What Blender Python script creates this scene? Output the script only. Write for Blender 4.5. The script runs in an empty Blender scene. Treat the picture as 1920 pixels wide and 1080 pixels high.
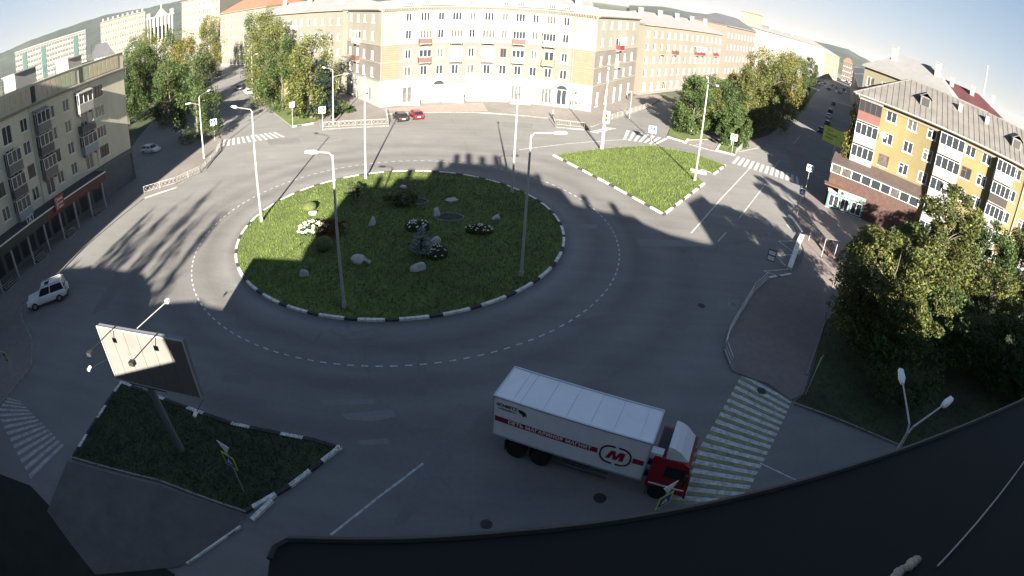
import bpy, math, random
from mathutils import Matrix, Vector
random.seed(7)
sc = bpy.context.scene
# ------------------------------------------------------------------ camera
H = 22.0
A0, A3, A4 = .92092, .22225, -.10961
PITCH, ROLL = .53281, .06439
cd = bpy.data.cameras.new('camera'); cam = bpy.data.objects.new('camera', cd)
sc.collection.objects.link(cam); sc.camera = cam
cam.location = (0, 0, H)
F = Vector((0, math.cos(PITCH), -math.sin(PITCH))); _r = Vector((1, 0, 0)); _u = _r.cross(F)
R_ = math.cos(ROLL)*_r + math.sin(ROLL)*_u; U_ = -math.sin(ROLL)*_r + math.cos(ROLL)*_u
cam.rotation_euler = Matrix((R_, U_, -F)).transposed().to_euler()
cd.type = 'PANO'; cd.sensor_fit = 'HORIZONTAL'; cd.sensor_width = 36; cd.sensor_height = 20.25
cd.clip_start = .05; cd.clip_end = 20000
cd.panorama_type = 'FISHEYE_LENS_POLYNOMIAL'; cd.fisheye_fov = math.radians(170)
_s = 1920/36/1000
cd.fisheye_polynomial_k0 = 0; cd.fisheye_polynomial_k1 = -A0*_s; cd.fisheye_polynomial_k2 = 0
cd.fisheye_polynomial_k3 = -A0*A3*_s**3; cd.fisheye_polynomial_k4 = -A0*A4*_s**4
# ------------------------------------------------------------------ light
SV = Vector((.282, -2.672, 1)).normalized()
world = bpy.data.worlds.new('World'); sc.world = world; world.use_nodes = True
wn = world.node_tree; bg = wn.nodes['Background']
sky = wn.nodes.new('ShaderNodeTexSky'); sky.sky_type = 'NISHITA'; sky.sun_disc = False
sky.sun_elevation = math.asin(SV.z); sky.sun_rotation = math.atan2(SV.x, SV.y)
sky.altitude = 300; sky.air_density = 1.0; sky.dust_density = .25; sky.ozone_density = 3.5
# soften the very bright horizon evenly over the whole sky: c/(1+c/5)
_d = wn.nodes.new('ShaderNodeVectorMath'); _d.operation = 'MULTIPLY_ADD'; _d.inputs[1].default_value = (.2, .2, .2); _d.inputs[2].default_value = (1, 1, 1)
_q = wn.nodes.new('ShaderNodeVectorMath'); _q.operation = 'DIVIDE'; _t = wn.nodes.new('ShaderNodeVectorMath'); _t.operation = 'MULTIPLY'; _t.inputs[1].default_value = (1.05, .97, 1.0)
wn.links.new(sky.outputs[0], _d.inputs[0]); wn.links.new(sky.outputs[0], _q.inputs[0]); wn.links.new(_d.outputs[0], _q.inputs[1])
wn.links.new(_q.outputs[0], _t.inputs[0]); wn.links.new(_t.outputs[0], bg.inputs[0]); bg.inputs[1].default_value = .049
sl = bpy.data.lights.new('sun', 'SUN'); sl.energy = 5; sl.angle = math.radians(.55); sl.color = (1, .93, .82)
sun = bpy.data.objects.new('sun', sl); sc.collection.objects.link(sun)
sun.rotation_euler = (-SV).to_track_quat('-Z', 'Y').to_euler()
vs = sc.view_settings; vs.view_transform = 'Standard'; vs.look = 'None'; vs.gamma = 1; vs.use_curve_mapping = False
vs.exposure = 2.5
sc.cycles.max_bounces = 5; sc.cycles.diffuse_bounces = 2; sc.cycles.glossy_bounces = 2
sc.cycles.use_denoising = True
# ------------------------------------------------------------------ survey helpers (plan read off the photograph)
def ray(px, py):
    dx, dy = px-960, 540-py; r = math.hypot(dx, dy) or 1e-9; q = r/1000
    t = A0*q*(1+A3*q*q+A4*q**3); k = math.sin(t)/r
    return F*math.cos(t) + R_*(k*dx) + U_*(k*dy)
def G(px, py, z=0.):
    d = ray(px, py); t = (z-H)/d.z
    return Vector((d.x*t, d.y*t, z))
def hgt(b, px, py):
    d = ray(px, py); t = (b.x*d.x+b.y*d.y)/(d.x**2+d.y**2); return H+d.z*t
def AZ(px, py, D):
    d = ray(px, py); h = math.hypot(d.x, d.y); return Vector((d.x/h*D, d.y/h*D, 0))
# ------------------------------------------------------------------ objects
col = sc.collection; WM = {None: Matrix()}
def put(name, me, parent=None, M=None, label=None, cat=None, group=None, kind=None):
    o = bpy.data.objects.new(name, me); col.objects.link(o)
    M = M if M is not None else (WM[parent].copy() if parent else Matrix())
    WM[o] = M
    if parent: o.parent = parent; o.matrix_basis = WM[parent].inverted() @ M
    else: o.matrix_basis = M
    if label: o['label'] = label
    if cat: o['category'] = cat
    if group: o['group'] = group
    if kind: o['kind'] = kind
    return o
def T(x, y=None, z=0.):
    return Matrix.Translation(x if y is None else (x, y, z))
def RZ(a): return Matrix.Rotation(a, 4, 'Z')
def frame(P0, P1, z=0.):
    "x along P0->P1, y away from the viewer, z up"
    u = Vector((P1[0]-P0[0], P1[1]-P0[1], 0)); a = math.atan2(u.y, u.x)
    return T(P0[0], P0[1], z) @ RZ(a), u.length
def thing(name, label, cat, M, group=None, kind=None):
    return put(name, None, None, M, label, cat, group, kind)
def copy_tree(o, M=None, parent=None, label=None):
    c = o.copy(); col.objects.link(c)
    if parent: c.parent = parent
    elif M is not None: c.matrix_basis = M; WM[c] = M
    if label: c['label'] = label
    for ch in kids.get(o, []): copy_tree(ch, None, c)
    return c
class KD(dict): pass
kids = KD()
_put = put
def put(name, me, parent=None, *a, **k):
    o = _put(name, me, parent, *a, **k)
    if parent: kids.setdefault(parent, []).append(o)
    return o
class MB:
    def __init__(s): s.v = []; s.f = []; s.m = []
    def poly(s, pts, mi=0):
        n = len(s.v); s.v += [tuple(p) for p in pts]; s.f.append(tuple(range(n, n+len(pts)))); s.m.append(mi)
    def hexa(s, p, mi=0):
        n = len(s.v); s.v += [tuple(q) for q in p]
        for f in ((3, 2, 1, 0), (4, 5, 6, 7), (0, 1, 5, 4), (1, 2, 6, 5), (2, 3, 7, 6), (3, 0, 4, 7)):
            s.f.append(tuple(n+i for i in f)); s.m.append(mi)
    def box(s, x0, x1, y0, y1, z0, z1, mi=0):
        s.hexa(((x0, y0, z0), (x1, y0, z0), (x1, y1, z0), (x0, y1, z0), (x0, y0, z1), (x1, y0, z1), (x1, y1, z1), (x0, y1, z1)), mi)
    def prism(s, pts, z0, z1, mi=0, side=None):
        n = len(pts); side = mi if side is None else side
        ar = sum(pts[i][0]*pts[(i+1) % n][1]-pts[(i+1) % n][0]*pts[i][1] for i in range(n))
        if ar < 0: pts = pts[::-1]
        s.poly([(p[0], p[1], z1) for p in pts], mi)
        for i in range(n):
            a, b = pts[i], pts[(i+1) % n]
            s.poly([(a[0], a[1], z0), (b[0], b[1], z0), (b[0], b[1], z1), (a[0], a[1], z1)], side)
    def prof(s, pts, y0, y1, mi=0):
        "profile in xz pushed along y"
        n = len(pts); s.poly([(p[0], y0, p[1]) for p in pts], mi); s.poly([(p[0], y1, p[1]) for p in pts[::-1]], mi)
        for i in range(n):
            a, b = pts[i], pts[(i+1) % n]
            s.poly([(a[0], y0, a[1]), (a[0], y1, a[1]), (b[0], y1, b[1]), (b[0], y0, b[1])], mi)
    def tube(s, p, q, r0, r1=None, n=8, mi=0, caps=True):
        r1 = r0 if r1 is None else r1; p = Vector(p); q = Vector(q); d = (q-p).normalized()
        a = d.orthogonal().normalized(); b = d.cross(a); k = len(s.v)
        for c, r in ((p, r0), (q, r1)):
            for i in range(n):
                t = 2*math.pi*i/n; s.v.append(tuple(c+a*(r*math.cos(t))+b*(r*math.sin(t))))
        for i in range(n):
            j = (i+1) % n; s.f.append((k+i, k+j, k+n+j, k+n+i)); s.m.append(mi)
        if caps: s.f.append(tuple(range(k+n-1, k-1, -1))); s.m.append(mi); s.f.append(tuple(range(k+n, k+2*n))); s.m.append(mi)
    def mesh(s, name, mats, smooth=False):
        me = bpy.data.meshes.new(name); me.from_pydata(s.v, [], s.f)
        for m in (mats if isinstance(mats, (list, tuple)) else [mats]): me.materials.append(m)
        me.polygons.foreach_set('material_index', s.m)
        if smooth: me.polygons.foreach_set('use_smooth', [True]*len(s.f))
        me.update(); return me
# ------------------------------------------------------------------ materials
def mat(name, c, rough=.8, metal=0., var=0., scale=1., bump=0., bscale=30., coord='Position', c2=None, spec=None):
    m = bpy.data.materials.new(name); m.use_nodes = True; t = m.node_tree; N = t.nodes; L = t.links
    b = N['Principled BSDF']; b.inputs['Base Color'].default_value = (*c, 1)
    b.inputs['Roughness'].default_value = rough; b.inputs['Metallic'].default_value = metal
    if spec is not None: b.inputs['Specular IOR Level'].default_value = spec
    if var or c2:
        g = N.new('ShaderNodeNewGeometry') if coord == 'Position' else N.new('ShaderNodeTexCoord')
        n = N.new('ShaderNodeTexNoise'); n.inputs['Scale'].default_value = scale; n.inputs['Detail'].default_value = 6
        n.inputs['Roughness'].default_value = .65
        L.new(g.outputs[coord], n.inputs['Vector'])
        r = N.new('ShaderNodeValToRGB'); r.color_ramp.elements[0].position = .3; r.color_ramp.elements[1].position = .7
        lo = tuple(x*(1-var) for x in c); hi = c2 if c2 else tuple(min(1, x*(1+var)) for x in c)
        r.color_ramp.elements[0].color = (*lo, 1); r.color_ramp.elements[1].color = (*hi, 1)
        L.new(n.outputs['Fac'], r.inputs[0]); L.new(r.outputs[0], b.inputs['Base Color'])
    if bump:
        g = N.new('ShaderNodeNewGeometry'); n = N.new('ShaderNodeTexNoise'); n.inputs['Scale'].default_value = bscale
        n.inputs['Detail'].default_value = 4
        L.new(g.outputs['Position'], n.inputs['Vector']); bp = N.new('ShaderNodeBump'); bp.inputs['Strength'].default_value = bump
        bp.inputs['Distance'].default_value = .02
        L.new(n.outputs['Fac'], bp.inputs['Height']); L.new(bp.outputs[0], b.inputs['Normal'])
    return m
def layered(name, base, layers, rough=.9, bump=.3, bscale=20):
    "base colour multiplied by several world-space noises: (scale, low, high, stretch)"
    m = bpy.data.materials.new(name); m.use_nodes = True; t = m.node_tree; N = t.nodes; L = t.links; b = N['Principled BSDF']
    b.inputs['Roughness'].default_value = rough; g = N.new('ShaderNodeNewGeometry')
    cur = None
    for sc_, lo, hi, st in layers:
        mp = N.new('ShaderNodeMapping'); mp.inputs['Scale'].default_value = st; mp.inputs['Rotation'].default_value = (0, 0, .5 if st != (1, 1, 1) else 0)
        n = N.new('ShaderNodeTexNoise'); n.inputs['Scale'].default_value = sc_; n.inputs['Detail'].default_value = 5
        L.new(g.outputs['Position'], mp.inputs[0]); L.new(mp.outputs[0], n.inputs['Vector'])
        r = N.new('ShaderNodeMapRange'); r.inputs[1].default_value = .3; r.inputs[2].default_value = .7
        r.inputs[3].default_value = lo; r.inputs[4].default_value = hi
        L.new(n.outputs['Fac'], r.inputs[0])
        v = N.new('ShaderNodeVectorMath'); v.operation = 'SCALE'
        if cur is None: v.inputs[0].default_value = base
        else: L.new(cur, v.inputs[0])
        L.new(r.outputs[0], v.inputs['Scale']); cur = v.outputs[0]
    m['tail'] = cur.node.name; L.new(cur, b.inputs['Base Color'])
    if bump:
        n = N.new('ShaderNodeTexNoise'); n.inputs['Scale'].default_value = bscale; n.inputs['Detail'].default_value = 3
        L.new(g.outputs['Position'], n.inputs['Vector']); bp = N.new('ShaderNodeBump'); bp.inputs['Strength'].default_value = bump
        bp.inputs['Distance'].default_value = .02; L.new(n.outputs['Fac'], bp.inputs['Height']); L.new(bp.outputs[0], b.inputs['Normal'])
    return m
one = (1, 1, 1)
ICX, ICY, IR = -.50747*22, 2.13877*22, .71029*22
asphalt = layered('asphalt', (.16, .153, .143), [(.035, .82, 1.15, one), (.25, .93, 1.07, one), (.12, .9, 1.08, (1, 6, 1)), (3, .95, 1.05, one), (22, .9, 1.1, one)])
if 1:   # tyre-darkened rings round the island and sealed cracks
    t = asphalt.node_tree; N = t.nodes; L = t.links; b = N['Principled BSDF']; cur = b.inputs['Base Color'].links[0].from_socket
    g = N.new('ShaderNodeNewGeometry'); d = N.new('ShaderNodeVectorMath'); d.operation = 'DISTANCE'; d.inputs[1].default_value = (ICX, ICY, 0)
    L.new(g.outputs['Position'], d.inputs[0])
    cr = N.new('ShaderNodeValToRGB'); e = cr.color_ramp.elements; e[0].position = 0; e[0].color = (1, 1, 1, 1); e[1].position = 1; e[1].color = (1, 1, 1, 1)
    for p, v in ((.3722, 1.0), (.374, .78), (.383, .92), (.395, 1.12), (.42, .95), (.44, .80), (.46, .9), (.48, .98), (.505, .96), (.525, .80), (.55, .88), (.58, 1.02), (.63, .84), (.67, .95), (.71, 1)):
        x = e.new(p); x.color = (v, v, v, 1)
    dv = N.new('ShaderNodeMath'); dv.operation = 'DIVIDE'; dv.inputs[1].default_value = 42
    L.new(d.outputs['Value'], dv.inputs[0]); L.new(dv.outputs[0], cr.inputs[0])
    m1 = N.new('ShaderNodeMix'); m1.data_type = 'RGBA'; m1.blend_type = 'MULTIPLY'; m1.inputs[0].default_value = 1
    L.new(cur, m1.inputs[6]); L.new(cr.outputs[0], m1.inputs[7])
    vo = N.new('ShaderNodeTexVoronoi'); vo.feature = 'DISTANCE_TO_EDGE'; vo.inputs['Scale'].default_value = .049
    nz = N.new('ShaderNodeTexNoise'); nz.inputs['Scale'].default_value = .4; ad = N.new('ShaderNodeVectorMath'); ad.operation = 'MULTIPLY_ADD'
    ad.inputs[1].default_value = (4, 4, 0); L.new(g.outputs['Position'], nz.inputs['Vector']); L.new(nz.outputs['Color'], ad.inputs[0]); L.new(g.outputs['Position'], ad.inputs[2])
    L.new(ad.outputs[0], vo.inputs['Vector']); mr = N.new('ShaderNodeMapRange'); mr.inputs[1].default_value = 0; mr.inputs[2].default_value = .004; mr.inputs[3].default_value = .85; mr.inputs[4].default_value = 1
    L.new(vo.outputs['Distance'], mr.inputs[0]); m2 = N.new('ShaderNodeVectorMath'); m2.operation = 'SCALE'
    L.new(m1.outputs[2], m2.inputs[0]); L.new(mr.outputs[0], m2.inputs['Scale']); L.new(m2.outputs[0], b.inputs['Base Color'])
pave_m = layered('pavement', (.17, .15, .135), [(.08, .8, 1.15, one), (1.5, .9, 1.1, one), (14, .9, 1.1, one)])
tile_m = layered('red_paving', (.165, .135, .125), [(.1, .8, 1.15, one), (2, .9, 1.1, one)])
ground_m = layered('far_ground', (.07, .075, .045), [(.01, .6, 1.4, one), (.1, .7, 1.3, one)])
shaded_lawn_m = layered('shaded_lawn', (.028, .04, .012), [(.15, .6, 1.4, one), (1.5, .7, 1.3, one)])  # darker copy of the lawn colour, with shade put into it
grass_m = layered('lawn', (.072, .098, .017), [(.08, .75, 1.3, one), (.7, .75, 1.25, one), (5, .7, 1.3, one)], rough=1, bump=.8, bscale=8)
white_p = mat('white_paint', (.62, .61, .58), .7, var=.25, scale=6)
worn_p = mat('worn_white_paint', (.42, .42, .40), .8, var=.5, scale=3)
yel_p = mat('yellow_paint', (.2, .2, .09), .8, var=.4, scale=2)
kerb_d = mat('kerb_black', (.035, .035, .033), .85, var=.4, scale=5)
kerb_g = mat('kerb_grey', (.2, .19, .17), .85, var=.3, scale=3)
kerb_w = mat('kerb_white', (.6, .58, .53), .75, var=.4, scale=4)
galv = mat('galvanised_steel', (.36, .35, .33), .6, .2, var=.12, scale=2)
glass_d = mat('window_glass', (.025, .03, .035), .12, spec=.5)
glass_c = mat('curtained_glass', (.075, .072, .065), .2, var=.5, scale=2)
glass_w = mat('pale_blind', (.13, .13, .12), .3, var=.2, scale=2)
pvc = mat('white_frame', (.62, .61, .57), .5)
brown_f = mat('brown_frame', (.12, .045, .02), .6)
car_glass = mat('car_glass', (.012, .014, .018), .06)
tyre = mat('tyre', (.008, .008, .008), .9)
rim_m = mat('wheel_rim', (.35, .35, .35), .35, .8)
lamp_white = mat('lamp_housing', (.72, .71, .66), .5)
dark_m = mat('black_metal', (.02, .02, .02), .6)
# ------------------------------------------------------------------ ground
def sheet(name, pts, z, m, kind='structure'):
    mb = MB(); pts = [tuple(p)[:2] for p in pts]
    n = len(pts); ar = sum(pts[i][0]*pts[(i+1) % n][1]-pts[(i+1) % n][0]*pts[i][1] for i in range(n))
    if ar < 0: pts = pts[::-1]
    mb.poly([(p[0], p[1], z) for p in pts]); return put(name, mb.mesh(name, m), kind=kind)
def slab(name, pts, m, h=.13, side=None, z0=-.02):
    mb = MB(); mb.prism([tuple(p)[:2] for p in pts], z0, h, 0, 1); return put(name, mb.mesh(name, [m, side or kerb_g]), kind='structure')
mb = MB(); n = 48; mb.poly([(5500*math.cos(2*math.pi*i/n), 5500*math.sin(2*math.pi*i/n), -.05) for i in range(n)])
put('ground', mb.mesh('ground', ground_m), kind='structure')
road = [(-125, -40), (125, -40), (75, 60), (95, 118), (330, 520), (285, 545), (40, 130), (25, 118), (20, 108), (-24, 108), (-36, 100), (-45, 108), (-170, 300), (-190, 290), (-66, 92), (-62, 60), (-60, -20)]
sheet('road', road, 0, asphalt)
def gp(l, z=.0): return [G(a, b, z) for a, b in l]
def inset(P, d):
    n = len(P); out = []
    ar = sum(P[i].x*P[(i+1) % n].y-P[(i+1) % n].x*P[i].y for i in range(n)); sg = 1 if ar > 0 else -1
    for i in range(n):
        a = (P[i]-P[i-1]); b = (P[(i+1) % n]-P[i]); a.z = b.z = 0; a.normalize(); b.normalize()
        na = Vector((-a.y, a.x, 0))*sg; nb = Vector((-b.y, b.x, 0))*sg; m = (na+nb); m.normalize()
        out.append(P[i]+m*(d/max(.4, m.dot(na))))
    return out
def kerb(name, pts, pattern, closed=False, w=.24, h=.17, side=1):
    "stones of alternating paint along a path; each stone is an object"
    root = put(name, None, None, T(0, 0, 0), kind='structure')
    P = [Vector((p[0], p[1], 0)) for p in pts]
    if closed: P.append(P[0])
    S = [0]
    for i in range(len(P)-1): S.append(S[-1]+(P[i+1]-P[i]).length)
    def at(s):
        for i in range(len(P)-1):
            if s <= S[i+1] or i == len(P)-2:
                u = (P[i+1]-P[i]).normalized(); return P[i]+u*(s-S[i]), u
    s = 0; k = 0
    while s < S[-1]-.2:
        Lk, m = pattern[k % len(pattern)]; e = min(s+Lk*random.uniform(.93, 1.07), S[-1])
        br = [s]+[x for x in S if s+.15 < x < e-.15]+[e]
        mb = MB()
        for a, b in zip(br[:-1], br[1:]):
            p, u = at(a+.015); q, _ = at(b-.015); nn = Vector((-u.y, u.x, 0))*side; hh = h+random.uniform(-.012, .012)
            mb.hexa([p+Vector((0, 0, -.02)), q+Vector((0, 0, -.02)), q+nn*w+Vector((0, 0, -.02)), p+nn*w+Vector((0, 0, -.02)),
                     p+Vector((0, 0, hh)), q+Vector((0, 0, hh)), q+nn*w+Vector((0, 0, hh)), p+nn*w+Vector((0, 0, hh))])
        put('kerb_stone', mb.mesh('kerb_stone', m), root); s = e; k += 1
    return root
def tufts(name, inside, bbox, n, m, hmax=.3, seed=1):
    rnd = random.Random(seed); v = []; f = []
    x0, x1, y0, y1 = bbox
    while len(f) < n:
        x, y = rnd.uniform(x0, x1), rnd.uniform(y0, y1)
        if not inside(x, y): continue
        a = rnd.uniform(0, 6.28); h = rnd.uniform(.06, hmax*.75); w = rnd.uniform(.02, .055); c, s = math.cos(a)*w, math.sin(a)*w
        lx, ly = rnd.uniform(-.12, .12), rnd.uniform(-.12, .12); k = len(v)
        v += [(x-c, y-s, .12), (x+c, y+s, .12), (x+lx, y+ly, .12+h)]; f.append((k, k+1, k+2))
    me = bpy.data.meshes.new(name); me.from_pydata(v, [], f); me.materials.append(m)
    return put(name, me, kind='stuff')
def pip(P):
    P = [(p.x, p.y) for p in P]
    def t(x, y):
        c = False; n = len(P)
        for i in range(n):
            (a, b), (d, e) = P[i], P[(i+1) % n]
            if (b > y) != (e > y) and x < (d-a)*(y-b)/(e-b)+a: c = not c
        return c
    return t
blade_m = mat('grass_blades', (.075, .105, .017), .9, var=.5, scale=.8)
# island
n = 96; ring = [(ICX+IR*math.cos(2*math.pi*i/n), ICY+IR*math.sin(2*math.pi*i/n)) for i in range(n)]
ring_in = [(ICX+(IR-.1)*math.cos(2*math.pi*i/n), ICY+(IR-.1)*math.sin(2*math.pi*i/n)) for i in range(n)]
mb = MB(); mb.prism(ring_in, -.02, .12)
put('island_lawn', mb.mesh('island_lawn', grass_m), kind='structure')
kerb('island_kerb', ring, [(2.05, kerb_w), (.95, kerb_d)], True, side=1)
tufts('island_grass', lambda x, y: (x-ICX)**2+(y-ICY)**2 < (IR-.3)**2, (ICX-IR, ICX+IR, ICY-IR, ICY+IR), 26000, blade_m)
# right triangular lawn, with the notch where a path crosses it
TR = gp([(1036, 292), (1245, 405), (1322, 345), (1296, 325), (1318, 319), (1340, 328), (1361, 311), (1300, 288), (1222, 273), (1130, 279)])
slab('corner_lawn', inset(TR, .12), grass_m, .12)
kerb('corner_lawn_kerb', TR[:3], [(2.1, kerb_w), (1.0, kerb_d)], w=.26)
kerb('corner_lawn_kerb', TR[5:7], [(2.1, kerb_w), (1.0, kerb_d)], w=.26)
kerb('corner_lawn_kerb', TR[6:]+TR[:1], [(3, kerb_g), (3, kerb_g)], w=.2, h=.14)
kerb('path_kerb', gp([(1294, 321), (1324, 328)]), [(2.2, kerb_w)], w=.5, h=.3)
tufts('corner_lawn_grass', pip(TR), (min(p.x for p in TR), max(p.x for p in TR), min(p.y for p in TR), max(p.y for p in TR)), 16000, blade_m, .35, 2)
# left foreground lawn
TL = gp([(228, 716), (135, 861), (300, 905), (463, 964), (548, 915), (643, 841), (590, 825), (440, 795), (300, 745)])
slab('near_lawn', inset(TL, .15), shaded_lawn_m, .12)
kerb('near_lawn_kerb', [TL[0], TL[1]], [(1.2, kerb_w), (1.5, kerb_d)], side=1)
kerb('near_lawn_kerb', [TL[1], TL[2], TL[3]], [(6, kerb_g)], side=1, w=.12)
kerb('near_lawn_kerb', [TL[5], TL[4], TL[3]], [(1.5, kerb_w), (1.0, kerb_d)], side=-1)
kerb('near_lawn_kerb', [TL[0], TL[8], TL[7], TL[6], TL[5]], [(1.4, kerb_w), (2.2, kerb_d)], side=-1)
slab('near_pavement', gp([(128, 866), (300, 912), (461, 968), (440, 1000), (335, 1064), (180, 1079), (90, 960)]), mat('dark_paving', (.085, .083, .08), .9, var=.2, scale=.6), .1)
kerb('near_pavement_kerb', gp([(508, 938), (470, 975)]), [(2, kerb_w)], h=.19)
kerb('near_pavement_kerb', gp([(452, 987), (350, 1058)]), [(3.4, kerb_w)], w=.1, h=.16)
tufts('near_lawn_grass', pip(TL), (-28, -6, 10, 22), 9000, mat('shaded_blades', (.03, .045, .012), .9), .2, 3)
# left shopping pavement
PL = gp([(270, 372), (330, 352), (385, 318), (413, 284), (414, 262), (402, 238), (330, 150), (250, 250)])
PL2 = gp([(270, 372), (160, 462), (95, 530), (38, 570), (40, 600), (60, 640), (58, 690), (0, 760)])
slab('shop_pavement', [PL[4], PL[3], PL[2], PL[1], PL2[0], PL2[1], PL2[2], PL2[3], PL2[4], PL2[5], PL2[6], PL2[7]]+[Vector((-62, 0, 0)), Vector((-62, 62, 0)), Vector((-75, 85, 0)), Vector((-90, 115, 0)), Vector((-82, 125, 0)), G(402, 238)], pave_m)
kerb('shop_pavement_kerb', PL2[:0:-1]+[PL[0], PL[1], PL[2], PL[3], PL[4]], [(3, kerb_g)], w=.18, h=.16, side=-1)
# middle far pavement
PM = gp([(604, 244), (730, 237), (727, 215), (765, 213), (900, 212), (1029, 223), (1042, 240), (1095, 244), (1130, 232), (1215, 203), (1248, 178)])
slab('square_pavement', PM+[Vector((26, 128, 0)), Vector((13, 104, 0)), Vector((-7, 107, 0)), Vector((-26, 99, 0)), Vector((-38, 115, 0)), G(575, 180)], pave_m)
kerb('square_pavement_kerb', PM, [(2.5, kerb_g)], w=.22, h=.17, side=1)
sheet('pink_paving', gp([(715, 206), (905, 194), (915, 210), (770, 212), (760, 209), (722, 209)]), .135, mat('pink_tiles', (.27, .19, .165), .85, var=.2, scale=1.5))
# left park strip and trees lawn
PS = gp([(548, 238), (600, 230), (640, 190), (560, 140), (500, 120), (455, 110), (480, 170), (505, 205)])
slab('street_lawn', PS, grass_m, .12)
kerb('street_lawn_kerb', PS[:2]+[PS[0]], [(2, kerb_w), (1, kerb_d)], w=.2)
# right park
PR = gp([(1250, 258), (1286, 269), (1292, 263), (1330, 262), (1300, 235), (1268, 215)])
slab('park_lawn', PR, grass_m, .12)
kerb('park_lawn_kerb', [PR[0], PR[1], PR[2]], [(4, kerb_w)], w=.35, h=.22)
PR2 = gp([(1341, 283), (1378, 292), (1385, 280), (1350, 268)])
slab('planter_lawn', PR2, grass_m, .12)
kerb('planter_kerb', [PR2[3], PR2[0], PR2[1]], [(3.6, kerb_w)], w=.3, h=.2)
slab('park_ground', [G(1275, 205), G(1330, 245), G(1395, 268), G(1440, 255), G(1500, 212), G(1555, 138), Vector((140, 300, 0)), Vector((70, 185, 0)), Vector((38, 125, 0))], shaded_lawn_m, .1)
slab('park_pavement', gp([(1292, 271), (1340, 284), (1350, 266), (1395, 270), (1385, 285), (1420, 278), (1448, 262), (1400, 262), (1330, 240), (1300, 248), (1330, 264)]), pave_m, .09)
kerb('park_path', gp([(1300, 274), (1318, 270), (1332, 275), (1330, 282)]), [(1.2, kerb_g)], w=.12, h=.13)
# right plaza
PZ = [(1481, 515), (1440, 522), (1408, 553), (1385, 590), (1362, 630), (1356, 660), (1372, 698), (1440, 722), (1482, 752), (1505, 742), (1545, 602)]
PZg = gp(PZ)
slab('plaza', [G(1478, 405), G(1497, 440), G(1507, 470), G(1500, 500)]+PZg+[G(1560, 540), G(1640, 480), Vector((60, 52, 0)), Vector((68, 62, 0)), Vector((48, 80, 0)), Vector((60, 105, 0)), Vector((52, 100, 0)), G(1510, 372)], tile_m)
kerb('plaza_kerb', PZg[1:7], [(3, kerb_g)], w=.2, h=.17, side=1)
kerb('plaza_kerb', [PZg[0], PZg[1]], [(1.6, kerb_w), (.5, kerb_g)], w=.25, h=.2, side=1)
kerb('plaza_kerb', gp([(1481, 406), (1492, 418), (1506, 438)]), [(2.5, kerb_w)], w=.35, h=.25, side=-1)
kerb('stop_kerb', gp([(1507, 446), (1500, 460), (1484, 508)]), [(2.2, kerb_w), (3.3, kerb_w)], w=.55, h=.35, side=-1)
kerb('plaza_path_line', gp([(1545, 604), (1510, 705)]), [(8, kerb_g)], w=.1, h=.2)
RL = gp([(1486, 758), (1508, 742), (1548, 602), (1620, 560)])+[Vector((60, 50, 0)), Vector((75, 40, 0)), Vector((75, 10, 0)), G(1686, 838)]
slab('tree_lawn', RL, shaded_lawn_m, .1)
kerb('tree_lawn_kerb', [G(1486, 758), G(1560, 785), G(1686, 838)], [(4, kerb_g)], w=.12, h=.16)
tufts('tree_lawn_grass', pip(RL), (10, 60, 8, 45), 14000, mat('shaded_tree_blades', (.028, .04, .012), .9), .35, 4)  # blade colour darkened to carry the shade under the trees
# repairs and wear on the asphalt
wear = [layered('old_patch_%d' % i, c, [(.3, .9, 1.1, one), (6, .9, 1.1, one)]) for i, c in enumerate(((.135, .13, .122), (.175, .168, .158), (.12, .116, .11)))]
for i, (q_, mi) in enumerate(((((786, 640), (800, 640), (797, 742), (778, 742)), 2), (((640, 776), (735, 768), (742, 781), (700, 790), (650, 786)), 1), (((600, 750), (700, 748), (702, 757), (610, 760)), 1), (((1195, 448), (1330, 452), (1335, 462), (1200, 462)), 1),
      (((672, 826), (728, 822), (730, 832), (676, 834)), 1), (((1040, 420), (1120, 421), (1118, 428), (1042, 427)), 1), (((860, 755), (905, 770), (760, 985), (735, 985)), 0), (((240, 480), (268, 470), (200, 580), (170, 590)), 0), (((1345, 560), (1385, 562), (1382, 582), (1350, 580)), 1),
      (((500, 262), (560, 258), (566, 268), (505, 272)), 0), (((940, 228), (1000, 232), (998, 241), (940, 238)), 0), (((1060, 600), (1150, 590), (1160, 604), (1066, 612)), 0), (((420, 700), (470, 706), (466, 722), (415, 716)), 0), (((860, 640), (900, 636), (905, 652), (862, 655)), 2))):
    sheet('road_patch', gp(q_), .0025, wear[mi])
slab('vignette_verge', gp([(0, 890), (58, 912), (130, 985), (215, 1010), (330, 1078)])+[Vector((-14, -1, 0)), Vector((-60, -1, 0))], mat('vignette_lawn', (.012, .014, .01), .95, var=.4, scale=.6), .09)  # near-black verge: dark lawn plus the lens corner darkening put into its colour
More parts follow.
